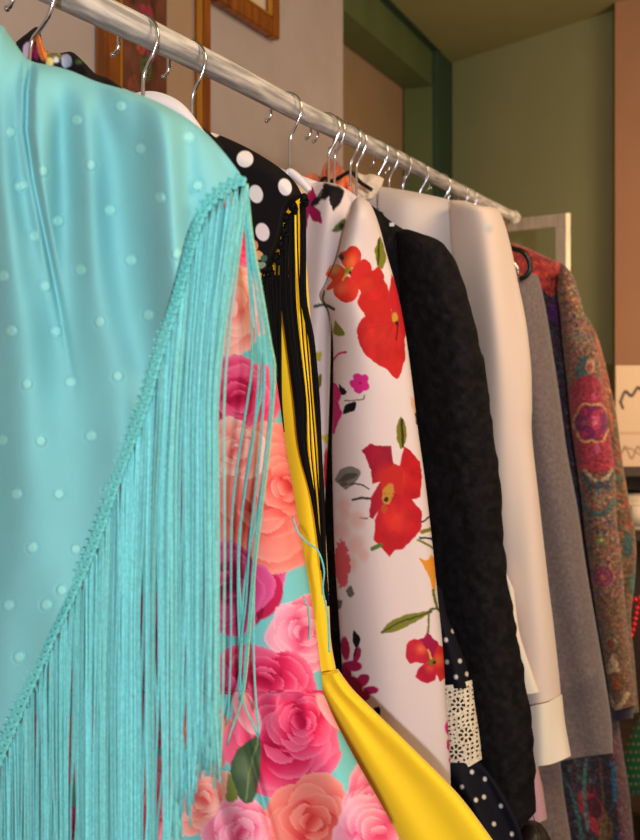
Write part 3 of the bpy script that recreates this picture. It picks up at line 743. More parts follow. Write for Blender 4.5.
    P.poly([(419, 558), (427, 560), (432, 555), (436, 570), (434, 592), (428, 574)], (228, 150, 52)); P.line([(433, 590), (437, 608)], 1.3, (100, 110, 50))
    P.line([(422, 522), (430, 516), (434, 508)], .8, BK); P.line([(422, 532), (433, 528)], 1.8, (130, 118, 44)); P.line([(420, 538), (432, 539), (436, 548)], 1.1, (44, 54, 44)); P.line([(418, 540), (430, 546), (437, 552)], 1.0, (120, 116, 50))
    P.poly([(380, 634), (387, 624), (397, 618), (409, 614), (433, 611), (415, 622), (397, 631)], (128, 130, 48)); P.line([(382, 632), (400, 622), (432, 612)], .8, (70, 76, 40)); P.line([(428, 612), (436, 608), (442, 613)], 1.0, (80, 90, 50)); P.line([(429, 614), (428, 632)], .9, (110, 116, 60))
    P.poly([(427, 632), (433, 638), (438, 641), (440, 650), (434, 662), (428, 655), (421, 646), (419, 639), (424, 638)], (160, 26, 72), smooth=False)
    P.poly([(406, 648), (408, 642), (414, 639), (421, 640), (428, 652), (432, 662), (424, 664), (416, 662), (410, 664), (405, 656)], (196, 40, 60), shade=(421, 649, 9, (226, 100, 70)), smooth=False)
    P.poly([(438, 644), (444, 647), (447, 655), (447, 676), (440, 682), (436, 672), (432, 662)], (206, 44, 48), shade=(440, 660, 10, (222, 96, 60)), smooth=False)
    P.poly([(415, 677), (418, 669), (424, 664), (432, 662), (437, 672), (435, 680), (428, 684), (421, 681)], (192, 30, 64), shade=(430, 668, 8, (222, 80, 60)), smooth=False)
    P.line([(428, 650), (432, 662)], 1.1, (206, 176, 90)); P.ell(432, 662, 5, 3.5, (120, 110, 40)); P.ell(434, 663, 1.8, 2, (40, 24, 20))
    for (x, y, a, b, r) in ((345, 648, 5, 13, -5), (357, 655, 4, 9, 15), (352, 666, 11, 6, 0), (346, 674, 6, 8, 0), (363, 680, 8, 6, -40), (354, 684, 10, 7, 40), (371, 690, 8, 4.5, 5), (365, 696, 6, 5, 50), (358, 692, 6, 6, 0)): P.ell(x, y, a, b, (164, 26, 80), rot=r)
    P.poly([(353, 630), (360, 638), (357, 648), (353, 642)], BK); P.line([(357, 646), (354, 656)], .8, BK); P.poly([(370, 710), (379, 707), (379, 715)], BK)
    P.c *= .955
    P.ell(448, 728, 3, 9, (206, 36, 120)); P.ell(449, 745, 3, 7, (196, 30, 110)); P.ell(452, 760, 3.5, 6, (216, 44, 110)); P.ell(458, 792, 3, 5, (200, 30, 50))
def fold_fs(s, t, u, v):
    f = .010 * np.sin((u - v * .22) / 11 + 1) * sstep(420, 250, v) * sstep(.02, .1, t)
    f = f + .005 * np.sin((u - .1 * v) / 15)
    return f
jb_fold = lambda s, t, u, v: .010 * np.sin(u / 6 + v / 60)
def cuff_gap(u, v): return 0 * u
sheet('jacket_body', [(286, 172), (290, 220), (294, 300), (298, 400), (300, 500), (300, 600), (300, 700), (300, 860)], [(360, 199), (352, 222), (343, 255), (336, 285), (332, 310), (330, 380), (328, 440), (325, 500), (321, 560), (317, 700), (316, 860)], YF + .055, .030, M_satin, fj,
      T=[(286, 172), (296, 174), (312, 182), (322, 182), (336, 184), (348, 190), (360, 199)], px=1.5, ws=.4, wsr=.25, wt=.04, fold=jb_fold, paint=paint_f)
sheet('sleeve', [(352, 204), (345, 226), (337, 258), (326, 282), (320, 296), (329, 312), (333, 340), (333, 400), (332, 440), (333, 500), (335, 560), (339, 620), (343, 680), (348, 760), (352, 860)],
      [(362, 197), (371, 205), (379, 225), (387, 255), (397, 290), (405, 330), (412, 380), (418, 430), (425, 480), (432, 540), (438, 600), (443, 650), (446, 700), (449, 740), (451, 790), (453, 860)], YF, .055, M_satin, fj,
      T=[(352, 204), (356, 198), (362, 197)], px=.85, ws=.5, wt=.04, fold=fold_fs, paint=paint_f)
# white lining collar
sheet('collar', [(272, 164), (276, 180), (282, 200)], [(318, 182), (316, 196), (312, 214)], YF + .06, .012, M_white, fj, T=[(272, 164), (284, 170), (296, 174), (308, 178), (318, 182)], px=2, ws=.3, wt=.2, base=(226, 222, 234))

# ------------------------------------------------------------------ 7. navy dotted dress with crochet
YN = 1.27
nd = thing('dotted_navy_dress', PY(460, 700, YN), 'navy dress with small white dots and a cream crochet band', 'dress')
ND = [(453, 631), (460, 661), (447, 662), (467, 674), (456, 677), (472, 772), (485, 779), (462, 787), (484, 797), (501, 806), (476, 800), (494, 824), (512, 834), (468, 818), (486, 842), (505, 850), (476, 830), (446, 640)]
def paint_n(P):
    P.c[:] = (16, 17, 30)
    for (x, y) in ND: P.ell(x, y, 2.6, 3.2, (222, 214, 204))
fold_n = lambda s, t, u, v: .012 * np.sin(u / 6 - v / 22)
sheet('upper_sleeve', [(415, 560), (420, 620), (424, 690)], [(442, 590), (447, 615), (457, 640), (466, 664), (471, 688)], YN, .03, M_print, nd, px=.9, ws=.5, wt=.02, paint=paint_n, fold=fold_n)
def paint_c(P): P.c[:] = (226, 212, 190); P.c *= (.88 + .22 * vnoise(P.u / 1.3, P.v / 1.3))[:, None]
def holes_c(u, v):
    a = ((u - 430) % 6.2) - 3.1; b = ((v + .3 * u) % 6.6) - 3.3
    a = ((u - 430 + 2 * vnoise(u / 5, v / 5)) % 4.6) - 2.3; b = ((v + .3 * u + 2 * vnoise(v / 5 + 9, u / 5)) % 4.8) - 2.4
    h = np.hypot(a, b) < .40 + .75 * vnoise(u / 4 + 40, v / 4)
    for (cx, cy) in ((458, 705), (466, 735), (456, 752)):
        q = np.hypot(u - cx, v - cy); an = np.arctan2(v - cy, u - cx)
        h = np.where(q < 9.5, ((np.abs(q - 5.5) < 1.5) & (np.cos(8 * an) > .35)) | (q < 1.2), h)
    rim = (v > 766 - (u - 450) * .27) | (v < 689 - (u - 447) * .18)
    return h & ~rim
sheet('crochet_band', [(425, 689), (428, 730), (434, 775)], [(472, 680), (475, 706), (479, 732), (482, 759)], YN, .034, M_crochet, nd, T=[(425, 689), (440, 686), (456, 684), (472, 680)], B=[(434, 775), (452, 770), (466, 768), (482, 759)],
      px=.6, ws=.5, wt=0, paint=paint_c, holes=holes_c, back=True, label='cream crochet band')
sheet('under_sleeve', [(424, 686), (430, 730), (436, 770)], [(470, 686), (474, 720), (478, 760)], YN, .028, M_print, nd, px=2, ws=.5, wt=0, base=(16, 17, 30))
sheet('lower_flounce', [(428, 764), (432, 800), (436, 870)], [(480, 762), (490, 774), (502, 792), (513, 812), (522, 836), (528, 870)], YN, .036, M_print, nd, px=.9, ws=.5, wt=0, paint=paint_n, fold=lambda s, t, u, v: .016 * np.sin((u - (v - 760) * .5) / 7) * sstep(0, .2, t))

# ------------------------------------------------------------------ 8. black lace jacket
YK = 1.36
bj = thing('black_lace_jacket', PY(440, 300, YK), 'black jacket of embossed lace between the poppy jacket and white shirt', 'jacket')
fold_k = lambda s, t, u, v: .006 * np.sin((u - .1 * v) / 13) + .004 * (fbm(u / 7, v / 9) - .5) * 2
def paint_k(P): P.c[:] = (25, 23, 26); P.c *= (.55 + .9 * fbm(P.u / 5, P.v / 6))[:, None]
sheet('jacket_body', [(350, 196), (338, 260), (318, 400), (306, 600), (300, 860)], [(412, 234), (418, 300), (425, 420), (440, 600), (450, 860)], YK + .03, .05, M_lace, bj, T=[(350, 196), (366, 202), (378, 210), (392, 222), (412, 234)], px=2, ws=.4, wt=.04, fold=fold_k, paint=paint_k)
jag = lambda pts: [(x + rng.uniform(-1.4, 1.4), y) for x, y in spline(pts, 60)]
sheet('sleeve', [(396, 232), (400, 300), (412, 400), (424, 520), (436, 640), (446, 760), (452, 870)],
      jag([(414, 231), (440, 241), (456, 260), (468, 292), (478, 334), (486, 376), (492, 420), (498, 465), (503, 531), (508, 583), (516, 630), (527, 692), (533, 742), (535, 790), (536, 812)]), YK, .065, M_lace, bj, T=[(396, 232), (405, 229), (414, 231)],
      B=[(452, 870), (500, 850), (536, 812)], px=2, ws=.5, wt=.04, fold=fold_k, paint=paint_k)
g = Geo(); g.box(PY(390, 226, 1.325) - .0005, PY(394, 223, 1.325) + .0005); g.build('white_tag', M_whiteplastic, bj, smooth=False)

# ------------------------------------------------------------------ 9. white shirt
YS = 1.53
wsn = thing('white_shirt', PY(440, 300, YS), 'sheer white long-sleeved shirt with broad cuff hanging behind the black jacket', 'shirt')
def paint_s(P):
    P.c[:] = (212, 200, 200); P.ell(489, 229, 6, 6, (150, 168, 196), a=.6, soft=.9); P.ell(485, 226, 10, 8, (190, 200, 214), a=.5, soft=.9)
def paint_s2(P): paint_s(P); P.c *= np.array((1.09, 1.05, .99))
fold_s = lambda s, t, u, v: .012 * np.sin(u / 14 + .4 * v / 20) * sstep(450, 260, v) + .004 * np.sin(u / 9)
sheet('shirt_body', [(352, 184), (360, 260), (372, 420), (390, 860)], [(482, 207), (492, 235), (497, 290), (498, 400), (508, 560), (516, 700), (520, 860)], YS + .04, .05, M_white, wsn, T=[(352, 184), (370, 185), (415, 192), (447, 199), (482, 207)], px=3, ws=.3, wt=.06, paint=paint_s, fold=fold_s)
ssl = sheet('sleeve', [(450, 200), (452, 260), (470, 340), (480, 440), (492, 560), (506, 640), (520, 712)], [(480, 206), (495, 208), (503, 219), (511, 247), (518, 282), (526, 322), (531, 366), (532, 405), (532, 436), (539, 500), (548, 580), (553, 620), (559, 674), (561, 697)], YS, .055, M_white, wsn,
      T=[(450, 200), (465, 201), (480, 206)], B=[(520, 712), (540, 704), (561, 697)], px=2.5, ws=.5, wt=.03, paint=paint_s2, fold=lambda s, t, u, v: .010 * np.sin((u - .12 * v) / 10) * sstep(480, 300, v) + .003 * np.sin(u / 7))
sheet('placket', [(500, 560), (504, 620), (512, 690)], [(514, 590), (519, 630), (528, 660), (539, 692)], YS - .065, .010, M_white, wsn, B=[(512, 690), (527, 694), (539, 692)], px=3, ws=.4, wt=.02, base=(240, 226, 208))
sheet('cuff', [(510, 714), (512, 740), (514, 774)], [(562, 694), (565, 722), (571, 756)], YS - .003, .062, M_white, ssl, T=[(510, 714), (532, 706), (548, 702), (562, 694)], B=[(514, 774), (534, 767), (552, 764), (571, 756)], px=2.5, ws=.5, wt=0, base=(246, 232, 214),
      fold=lambda s, t, u, v: .004 * np.sin(u / 5))
g0 = sheet('ruffled_collar', [(340, 186), (342, 192), (345, 204)], [(384, 179), (381, 188), (374, 198)], YS - .01, .02, M_crochet, wsn, T=[(340, 186), (345, 179), (351, 176), (356, 172), (364, 175), (371, 174), (379, 176), (384, 179)], px=.8, ws=.4, wt=.6, base=(222, 204, 186), fold=lambda s, t, u, v: .005 * (fbm(u / 3, v / 3) - .5) + .002 * np.sin(u / 2.6 + v / 3), label='ruffled off-white collar')

# ------------------------------------------------------------------ 10. orange ruffled top + black hanger arm
YO = 1.50
oc = thing('orange_ruffle_top', PY(332, 175, YO), 'orange ruffled top whose neck shows between the hooks', 'top')
sheet('ruffle', [(300, 190), (304, 200), (312, 220)], [(352, 184), (352, 196), (350, 220)], YO, .022, M_orange, oc, T=[(300, 190), (304, 176), (314, 173), (320, 178), (323, 166), (328, 160), (336, 160), (341, 167), (347, 174), (352, 184)], px=1.0, ws=.25, wt=.25,
      fold=lambda s, t, u, v: .006 * np.sin(u / 1.9 + v / 5) + .004 * np.sin(v / 2.3 + u / 6))
th, _ = hanger(347, 'black plastic hanger curving over the orange ruffled top', half=.001, body=False, drop=.085)
g = Geo(); p = spline([(319, 192), (321, 182), (325, 178), (331, 181), (340, 177), (349, 172), (354, 174), (360, 182), (372, 190)], 50)
g.tube(PY(p[:, 0], p[:, 1], 1.44), .0034, 10); g.build('arm', M_blackplastic, th)

# ------------------------------------------------------------------ the rest of the hooks on the far rail
hl = ['chrome hanger hook just left of the orange top, first of the close pair', 'chrome hanger hook over the orange top, second of the close pair',
      'chrome hanger hook right above the ruffled collar', 'chrome hanger hook above the white shirt collar end', 'chrome hanger hook where the green door frame meets the rail',
      'chrome hanger hook above the middle of the white shirt shoulder', 'chrome hanger hook above the white shirt before the bare stretch', 'chrome hanger hook next to last along the rail', 'last chrome hanger hook before the rail end']
for u, lb, a in zip((325, 331, 353, 375, 386, 400, 417, 440, 459), hl, (.1, -.05, .05, .12, 0, -.1, .08, .05, .1)):
    hanger(u, lb, half=.012, slope=.6, yaw=a, drop=.11)

# ------------------------------------------------------------------ 11. grey wool coat
YG = 2.05
gc = thing('grey_wool_coat', PY(550, 350, YG), 'grey-brown wool coat behind the white shirt', 'coat')
fold_g = lambda s, t, u, v: .010 * np.sin((u - .2 * v) / 9 + 1) + .022 * np.exp(-((v - 690 + (u - 560) * .45) / 18) ** 2)
sheet('sleeve', [(500, 285), (505, 400), (510, 500), (525, 620), (540, 700), (548, 765)], [(538, 276), (543, 295), (548, 322), (554, 360), (560, 400), (567, 452), (577, 505), (587, 572), (595, 619), (602, 660), (609, 703), (612, 730), (613, 753)], YG, .06, M_wool, gc,
      T=[(500, 285), (518, 276), (530, 273), (538, 276)], B=[(548, 765), (575, 758), (613, 753)], px=3, ws=.5, wt=.03, base=(126, 112, 112), fold=fold_g)
sheet('coat_body', [(500, 400), (505, 600), (515, 870)], [(540, 400), (548, 600), (560, 760), (571, 840), (574, 870)], YG + .07, .05, M_wool, gc, px=3, ws=.5, wt=.03, base=(128, 110, 106))
tb, _ = hanger(468, 'black plastic hanger with curled end sticking out above the grey coat', half=.001, body=False, drop=.09)
g = Geo(); p = spline([(490, 246), (505, 246), (514, 249), (523, 252), (529, 261), (530, 269), (526, 276), (520, 279)], 40)
g.tube(PY(p[:, 0], p[:, 1], 1.98), .0058, 10); g.build('arm', M_blackplastic, tb)
g = Geo(); p = spline([(513, 262), (517, 268), (518, 274)], 10); g.tube(PY(p[:, 0], p[:, 1], 1.985), .004, 8); g.build('metal_clip', M_chrome, tb)

# ------------------------------------------------------------------ 12. paisley coat
YC = 2.35
pc = thing('paisley_coat', PY(590, 400, YC), 'paisley coat in rust, magenta and teal with red shoulder', 'coat')
PAL = [(176, 112, 84), (150, 60, 84), (60, 98, 110), (196, 150, 110), (120, 130, 70), (130, 60, 120), (40, 60, 90), (190, 70, 70)]
def motifs(P, base, n, u0, u1, v0, v1, pal, seed, rmax=5):
    r = random.Random(seed); P.c[:] = base
    pa = np.array(pal, float); h = (np.floor(P.u / 1.7 + 1.5 * vnoise(P.u / 6, P.v / 6)) * 73.1 + np.floor(P.v / 1.5 + 1.5 * vnoise(P.v / 5, P.u / 7)) * 127.7 + seed)
    ix = (np.abs(np.sin(h) * 43758.5) % 1 * len(pa)).astype(int); P.c = P.c * .45 + pa[ix] * .55; P.c *= (.62 + .6 * fbm(P.u / 2.2, P.v / 2.2))[:, None]; P.warp(1.2, 4)
    for i in range(n):
        x, y = r.uniform(u0, u1), r.uniform(v0, v1); R = r.uniform(1.2, rmax); c = np.array(r.choice(pal)); an = r.uniform(0, 180)
        P.ell(x, y, R, R * 1.4, c, rot=an, a=.8)
        if R > 2.2: P.ell(x, y, R * .62, R * .9, np.array(r.choice(pal)), rot=an, a=.8); P.ell(x, y, R * .3, R * .4, c * 1.2, rot=an)
def weave_mod(P, seed, lo=.68, hi=1.22, g=.18):
    q = np.floor(P.u / 1.5) * 12.9898 + np.floor(P.v / 1.4) * 78.233 + seed
    P.c *= (lo + (hi - lo) * (np.abs(np.sin(q) * 43758.5) % 1))[:, None]
    P.c = P.c * (1 - g) + g * np.array((120, 92, 76))
def paint_ps(P):
    motifs(P, (156, 108, 86), 1500, 552, 640, 250, 725, [(176, 124, 96), (156, 84, 84), (72, 100, 104), (200, 160, 120), (124, 124, 76), (140, 84, 110), (64, 74, 96), (190, 96, 84)], 3, 2.4)
    P.warp(1, 4)
    cu = lambda v: float(np.interp(v, [264, 340, 471, 580, 700], [568, 585, 596, 608, 622]))
    # teal paisley and the magenta medallion
    P.ell(583, 368, 8, 14, (66, 92, 100), rot=20); P.ell(590, 367, 5.5, 8, (198, 158, 120)); P.ell(590, 367, 3.4, 5.5, (176, 84, 90)); P.ell(590, 360, 2, 2, (198, 158, 120))
    P.poly([(568, 387), (580, 377), (598, 378), (606, 400), (613, 440), (616, 468), (577, 470), (570, 430)], (172, 52, 76))
    rr = random.Random(5)
    for k in range(150):
        x, y = rr.uniform(568, 614), rr.uniform(380, 468); P.ell(x, y, 1.3, 1.0, rr.choice([(140, 40, 110), (200, 80, 70), (196, 60, 110), (130, 60, 100), (150, 80, 70)]), a=.8)
    pts = []
    for k in range(48):
        a = 2 * PI * k / 48; q = 1 + .09 * abs(math.cos(3 * a)) - .12 * abs(math.sin(a)) ** 8; pts.append((592 + 17 * q * math.cos(a), 423 + 20 * q * math.sin(a)))
    P.poly(pts, (128, 34, 100)); P.line(pts + pts[:1], 1.1, (216, 166, 106))
    for x0, y0 in ((584, 412), (600, 412), (584, 434), (600, 434)): P.ell(x0, y0, 5, 4, (178, 44, 84))
    P.ell(592, 423, 12, 4, (150, 70, 90)); P.ell(595, 421, 6, 10, (196, 52, 96)); P.ell(595, 421, 3.4, 6.5, (230, 110, 150)); P.ell(597, 449, 3, 6, (204, 96, 140)); P.ell(594, 396, 2.5, 5, (204, 80, 130))
    P.line([(577, 468), (596, 464), (615, 467)], 1.6, (196, 60, 76))
    P.line([(584, 470), (592, 478), (598, 481), (606, 478), (612, 470)], 1.6, (206, 186, 150)); P.line([(582, 474), (590, 484), (598, 488), (608, 483), (613, 474)], 1.4, (50, 80, 100))
    for (x, y) in ((590, 487), (599, 483), (607, 487)): P.ell(x, y, 3.2, 3.6, (44, 80, 104))
    P.ell(599, 492, 3, 3, (80, 150, 160)); P.line([(593, 498), (600, 502), (606, 496)], 1.4, (150, 150, 120))
    P.line([(581, 495), (585, 508), (595, 514), (607, 512), (614, 500)], 2.4, (70, 112, 110))
    for (x, y) in ((590, 521), (609, 522), (597, 532), (605, 532)): P.ell(x, y, 2.6, 2.6, (34, 70, 96))
    P.ell(601, 540, 5, 5, (126, 140, 70)); P.ell(601, 540, 2, 2, (220, 210, 160))
    for (R, c) in ((12, (186, 120, 110)), (11, (132, 58, 110)), (8.6, (170, 76, 84)), (6, (140, 60, 116)), (3.6, (190, 90, 70)), (1.4, (220, 170, 80))): P.ell(603, 577, R, R * 1.0, c)
    P.mix((P.v > 598) , (122, 96, 60), .35)
    P.ell(611, 643, 7, 6, (150, 150, 120)); P.ell(611, 644, 5, 5, (136, 60, 50)); P.poly([(613, 652), (620, 672), (606, 672)], (210, 180, 140)); P.ell(616, 682, 9, 11, (110, 84, 60)); P.ell(616, 682, 6, 9, (164, 90, 56)); P.line([(608, 696), (617, 708), (628, 694)], 2.6, (206, 176, 136))
    for k in range(5): P.ell(565 + 3 * k, 282 + 6 * k, 2.4, 2.4, (206, 150, 90))
    P.ell(574, 316, 2.4, 2.4, (40, 60, 120)); P.ell(577, 325, 2.4, 2.4, (40, 60, 120)); P.ell(580, 316, 2.8, 2.8, (90, 130, 70))
    for k in range(12): P.ell(572 + (k % 4) * 4, 332 + (k // 4) * 4, 2, 1.5, (84, 130, 120))
    weave_mod(P, 2)
def paint_po(P):
    motifs(P, (120, 96, 70), 700, 585, 645, 300, 860, [(176, 110, 80), (70, 100, 80), (130, 70, 60), (90, 120, 70), (190, 130, 80), (60, 90, 90), (170, 70, 60)], 11, 4.5)
    P.warp(1, 4); P.ell(636, 585, 8, 13, (70, 110, 84)); P.ell(628, 545, 6, 14, (60, 96, 96)); P.ell(604, 392, 2.5, 9, (70, 130, 80)); P.line([(597, 340), (604, 380), (612, 430)], 2, (176, 100, 76)); weave_mod(P, 8)
def paint_pb(P):
    motifs(P, (38, 42, 54), 1500, 530, 645, 250, 870, [(30, 60, 84), (84, 40, 110), (120, 36, 60), (24, 28, 40), (60, 110, 110), (56, 60, 60)], 17, 3.0)
    P.warp(1.6, 5); top = P.v < 292 - (P.u - 560) * .1 + 4 * np.sin(P.u / 3)
    P.mix(top, np.stack([190 + 22 * np.sin(P.v / 1.6), 60 + 12 * np.sin(P.v / 1.6), 58 + 0 * P.v], -1), .95)
    P.mix(P.v < 250, (196, 104, 70), .8)
    P.ell(556, 312, 8, 12, (86, 30, 110), a=.8); P.ell(595, 815, 12, 30, (176, 44, 66), rot=-30, a=.85); P.ell(594, 808, 7, 12, (60, 30, 50), rot=-20, a=.9); P.ell(606, 830, 8, 20, (110, 110, 60), a=.7)
    P.line([(586, 760), (584, 790), (588, 830)], 1.6, (64, 120, 124)); P.line([(560, 770), (574, 800), (582, 840)], 1.5, (60, 110, 114)); P.mix((P.u > 613 + (P.v - 755) * .08) & (P.v > 700), (150, 84, 90), .45); P.line([(613, 765), (615, 800)], 2.4, (40, 90, 130)); P.line([(600, 758), (606, 840)], 1, (110, 90, 76))
    weave_mod(P, 5, .6, 1.3, .16)
sheet('coat_body', [(495, 246), (500, 400), (520, 600), (540, 870)], [(563, 264), (573, 300), (582, 400), (592, 500), (606, 600), (616, 700), (623, 752), (629, 790), (634, 840), (637, 870)], YC + .02, .06, M_paisley, pc,
      T=[(495, 246), (512, 243), (530, 249), (547, 257), (563, 264)], px=1.5, ws=.4, wt=.06, paint=paint_pb, fold=lambda s, t, u, v: .014 * np.sin((u - v * .1) / 7) * sstep(300, 400, v))
sheet('far_sleeve', [(578, 300), (585, 400), (595, 500), (605, 600), (615, 718)], [(584, 314), (591, 323), (598, 338), (605, 362), (610, 385), (616, 412), (622, 457), (630, 507), (636, 540), (635, 580), (631, 620), (634, 655), (638, 702), (639, 712)], YC + .0, .04, M_paisley, pc,
      px=1.8, ws=.5, wt=.03, paint=paint_po, fold=lambda s, t, u, v: .006 * np.sin(v / 17))
sheet('near_sleeve', [(560, 268), (557, 290), (560, 315), (562, 340), (567, 385), (571, 427), (577, 470), (581, 499), (585, 538), (590, 575), (599, 635), (607, 682), (611, 712)], [(564, 264), (573, 276), (580, 297), (585, 316), (592, 336), (599, 356), (605, 402), (612, 449), (615, 471), (617, 522), (621, 553), (625, 600), (630, 650), (636, 705)], YC - .06, .055, M_paisley, pc,
      T=[(560, 268), (562, 264), (564, 264)], px=1.0, ws=.5, wt=.03, paint=paint_ps, fold=lambda s, t, u, v: .004 * np.sin(v / 23 + u / 9))
sheet('cuff_lining', [(609, 708), (612, 722)], [(634, 704), (633, 718)], YC - .058, .045, M_paisley, pc, px=2, ws=.5, wt=0, base=(52, 44, 60))

# ------------------------------------------------------------------ 13. pink garment and dark bag at the bottom
pk = thing('pink_knit', PY(538, 790, 1.72), 'pale pink garment hem showing under the white cuff', 'garment')
sheet('hem', [(505, 700), (510, 770), (520, 828)], [(530, 700), (537, 760), (543, 790), (547, 819)], 1.72, .03, M_white, pk, px=3, ws=.5, wt=.02, base=(206, 160, 168), B=[(520, 828), (536, 824), (547, 819)])
hb = thing('dark_bag', PY(535, 850, 1.42), 'dark brown rounded bag at the foot of the black lace jacket', 'bag')
sheet('bag_body', [(510, 836), (503, 860), (500, 900)], [(546, 830), (553, 848), (556, 900)], 1.42, .06, M_darkbag, hb, T=[(510, 836), (518, 826), (530, 820), (540, 823), (546, 830)], px=3, ws=.5, wt=.5)
g = Geo(); p = spline([(532, 812), (535, 822), (537, 834), (538, 844)], 14); g.tube(PY(p[:, 0], p[:, 1], 1.35), .0009, 6); g.build('chain', M_chrome, hb)

# ------------------------------------------------------------------ background right: white frame, cabinet, small goods
# freestanding white wooden frame
def seg_box(g, u0, v0, u1, v1, d0, d1, th):
    a = PD(u0, v0, d0); b = PD(u1, v0, d1); c = PD(u1, v1, d1); e = PD(u0, v1, d0)
    n = np.array([-(b - a)[1], (b - a)[0], 0]); n = n / np.linalg.norm(n) * th
    g.prism([a, b, c, e], [a + n, b + n, c + n, e + n])
wf = thing('wooden_frame', PD(535, 300, 2.75), 'worn white-painted wooden frame standing behind the rail end', 'frame')
# build it in real axes: one oblique upright panel
A = PD(446, 0, 3.55); Bq = PD(566, 0, 3.05); A = A[:2]; Bq = Bq[:2]; dv = (Bq - A); Lw = np.linalg.norm(dv); dv /= Lw; nn = np.array([-dv[1], dv[0]])
ztop = ZC + (305 - 213) / 900 * 3.05
def fbox(g, s0, s1, z0, z1, th=.022, off=0):
    lo = [A + dv * s0 + nn * off, A + dv * s1 + nn * off, A + dv * s1 + nn * (off + th), A + dv * s0 + nn * (off + th)]
    g.prism([(*p, z0) for p in lo], [(*p, z1) for p in lo])
g = Geo(); fbox(g, 0, Lw, ztop - .043, ztop); g.build('top_bar', M_whitewood, wf, smooth=False)
for s0, s1 in ((Lw - .045, Lw), (0, .045)):
    g = Geo(); fbox(g, s0, s1, 0, ztop - .0435); g.build('post', M_whitewood, wf, smooth=False)
g = Geo(); fbox(g, .0455, Lw - .0455, .35, .39); g.build('lower_bar', M_whitewood, wf, smooth=False)
g = Geo(); fbox(g, .0455, Lw - .0455, .39, .95, .012, .01); g.build('panel', M_whitewood, wf, smooth=False)

# dark cabinet
cab = thing('display_cabinet', PD(660, 700, 3.5), 'dark wooden display cabinet at the right edge behind the paisley coat', 'cabinet')
def dbox(g, u0, u1, v0, v1, d0, d1):
    g.prism([PD(u0, v1, d0), PD(u1, v1, d0), PD(u1, v1, d0) + [0, 0, 0], PD(u0, v1, d0)], [PD(u0, v0, d0)] * 4)
Cc = PD(616, 0, 3.3)[:2]; rv = np.array([CA, SA]); fv = np.array([-SA, CA])
def cbox(g, a0, a1, f0, f1, z0, z1):
    lo = [Cc + rv * a0 + fv * f0, Cc + rv * a1 + fv * f0, Cc + rv * a1 + fv * f1, Cc + rv * a0 + fv * f1]
    g.prism([(*p, z0) for p in lo], [(*p, z1) for p in lo])
zt = ZC + (305 - 468) / 900 * 3.3
g = Geo(); cbox(g, 0, .9, 0, .35, zt - .03, zt); g.build('top', M_dark, cab, smooth=False)
g = Geo(); cbox(g, 0, .03, 0, .35, 0, zt - .03); g.build('side_panel', M_dark, cab, smooth=False)
g = Geo(); cbox(g, .87, .9, 0, .35, 0, zt - .03); g.build('side_panel', M_dark, cab, smooth=False)
g = Geo(); cbox(g, .03, .87, .32, .35, 0, zt - .03); g.build('back_panel', M_dark, cab, smooth=False)
zs1 = ZC + (305 - 530) / 900 * 3.3; zs2 = ZC + (305 - 800) / 900 * 3.3 
for z in (zs1 - .02,): 
    g = Geo(); cbox(g, .03, .87, 0, .32, z - .02, z); g.build('shelf', M_dark, cab, smooth=False)
# print standing on the cabinet
nu_, nv_ = 90, 100
a0 = ZC + (305 - 366) / 900 * 3.35
U, V = np.meshgrid(np.linspace(0, 1, nu_), np.linspace(0, 1, nv_))
def board(name, a_0, a_1, z_0, z_1, f0, th, paintf, base, mat, label, cat):
    W = a_1 - a_0; nu_ = 90; nv_ = 110; U, V = np.meshgrid(np.linspace(0, 1, nu_), np.linspace(0, 1, nv_))
    co = []; 
    for f in (f0, f0 + th):
        xy = Cc[None] + rv[None] * (a_0 + W * U.ravel())[:, None] + fv[None] * f
        co.append(np.column_stack([xy, z_1 + (z_0 - z_1) * V.ravel()]))
    n = nu_ * nv_; idx = np.arange(n).reshape(nv_, nu_); q = np.stack([idx[:-1, :-1], idx[1:, :-1], idx[1:, 1:], idx[:-1, 1:]], -1).reshape(-1, 4)
    rim = np.r_[idx[0, :], idx[1:, -1], idx[-1, :-1][::-1], idx[1:-1, 0][::-1]]
    side = np.array([[rim[i], rim[(i + 1) % len(rim)], rim[(i + 1) % len(rim)] + n, rim[i] + n] for i in range(len(rim))])
    q = np.vstack([q, q[:, ::-1] + n, side])
    P = Paint(np.r_[U.ravel(), U.ravel()] * 100, np.r_[V.ravel(), V.ravel()] * 100, base); paintf(P)
    o = obj(name, np.vstack(co), q, mat, None, col=P.out(), smooth=False); tag(o, label, cat); return o
def pb(P):
    P.line([(6, 36), (12, 26), (20, 30), (28, 22), (36, 26), (44, 16)], 1.6, (60, 44, 40)); P.line([(6, 36), (9, 42)], 1.6, (60, 44, 40))
    P.ell(40, 52, 6, 10, (90, 50, 50)); P.line([(36, 60), (60, 56)], 1.0, (70, 50, 46))
    P.mix((P.v > 66) & (P.v < 68), (170, 140, 116)); P.line([(6, 90), (12, 80), (20, 92), (28, 80), (36, 90), (46, 82)], 1.0, (130, 100, 80)); P.line([(8, 84), (18, 82), (30, 88)], .8, (140, 108, 86))
board('scroll_print', .005, .30, zt + .001, zt + .375, .02, .015, pb, (184, 160, 138), M_col, 'cream board printed with a dark scroll, standing on the cabinet', 'print')
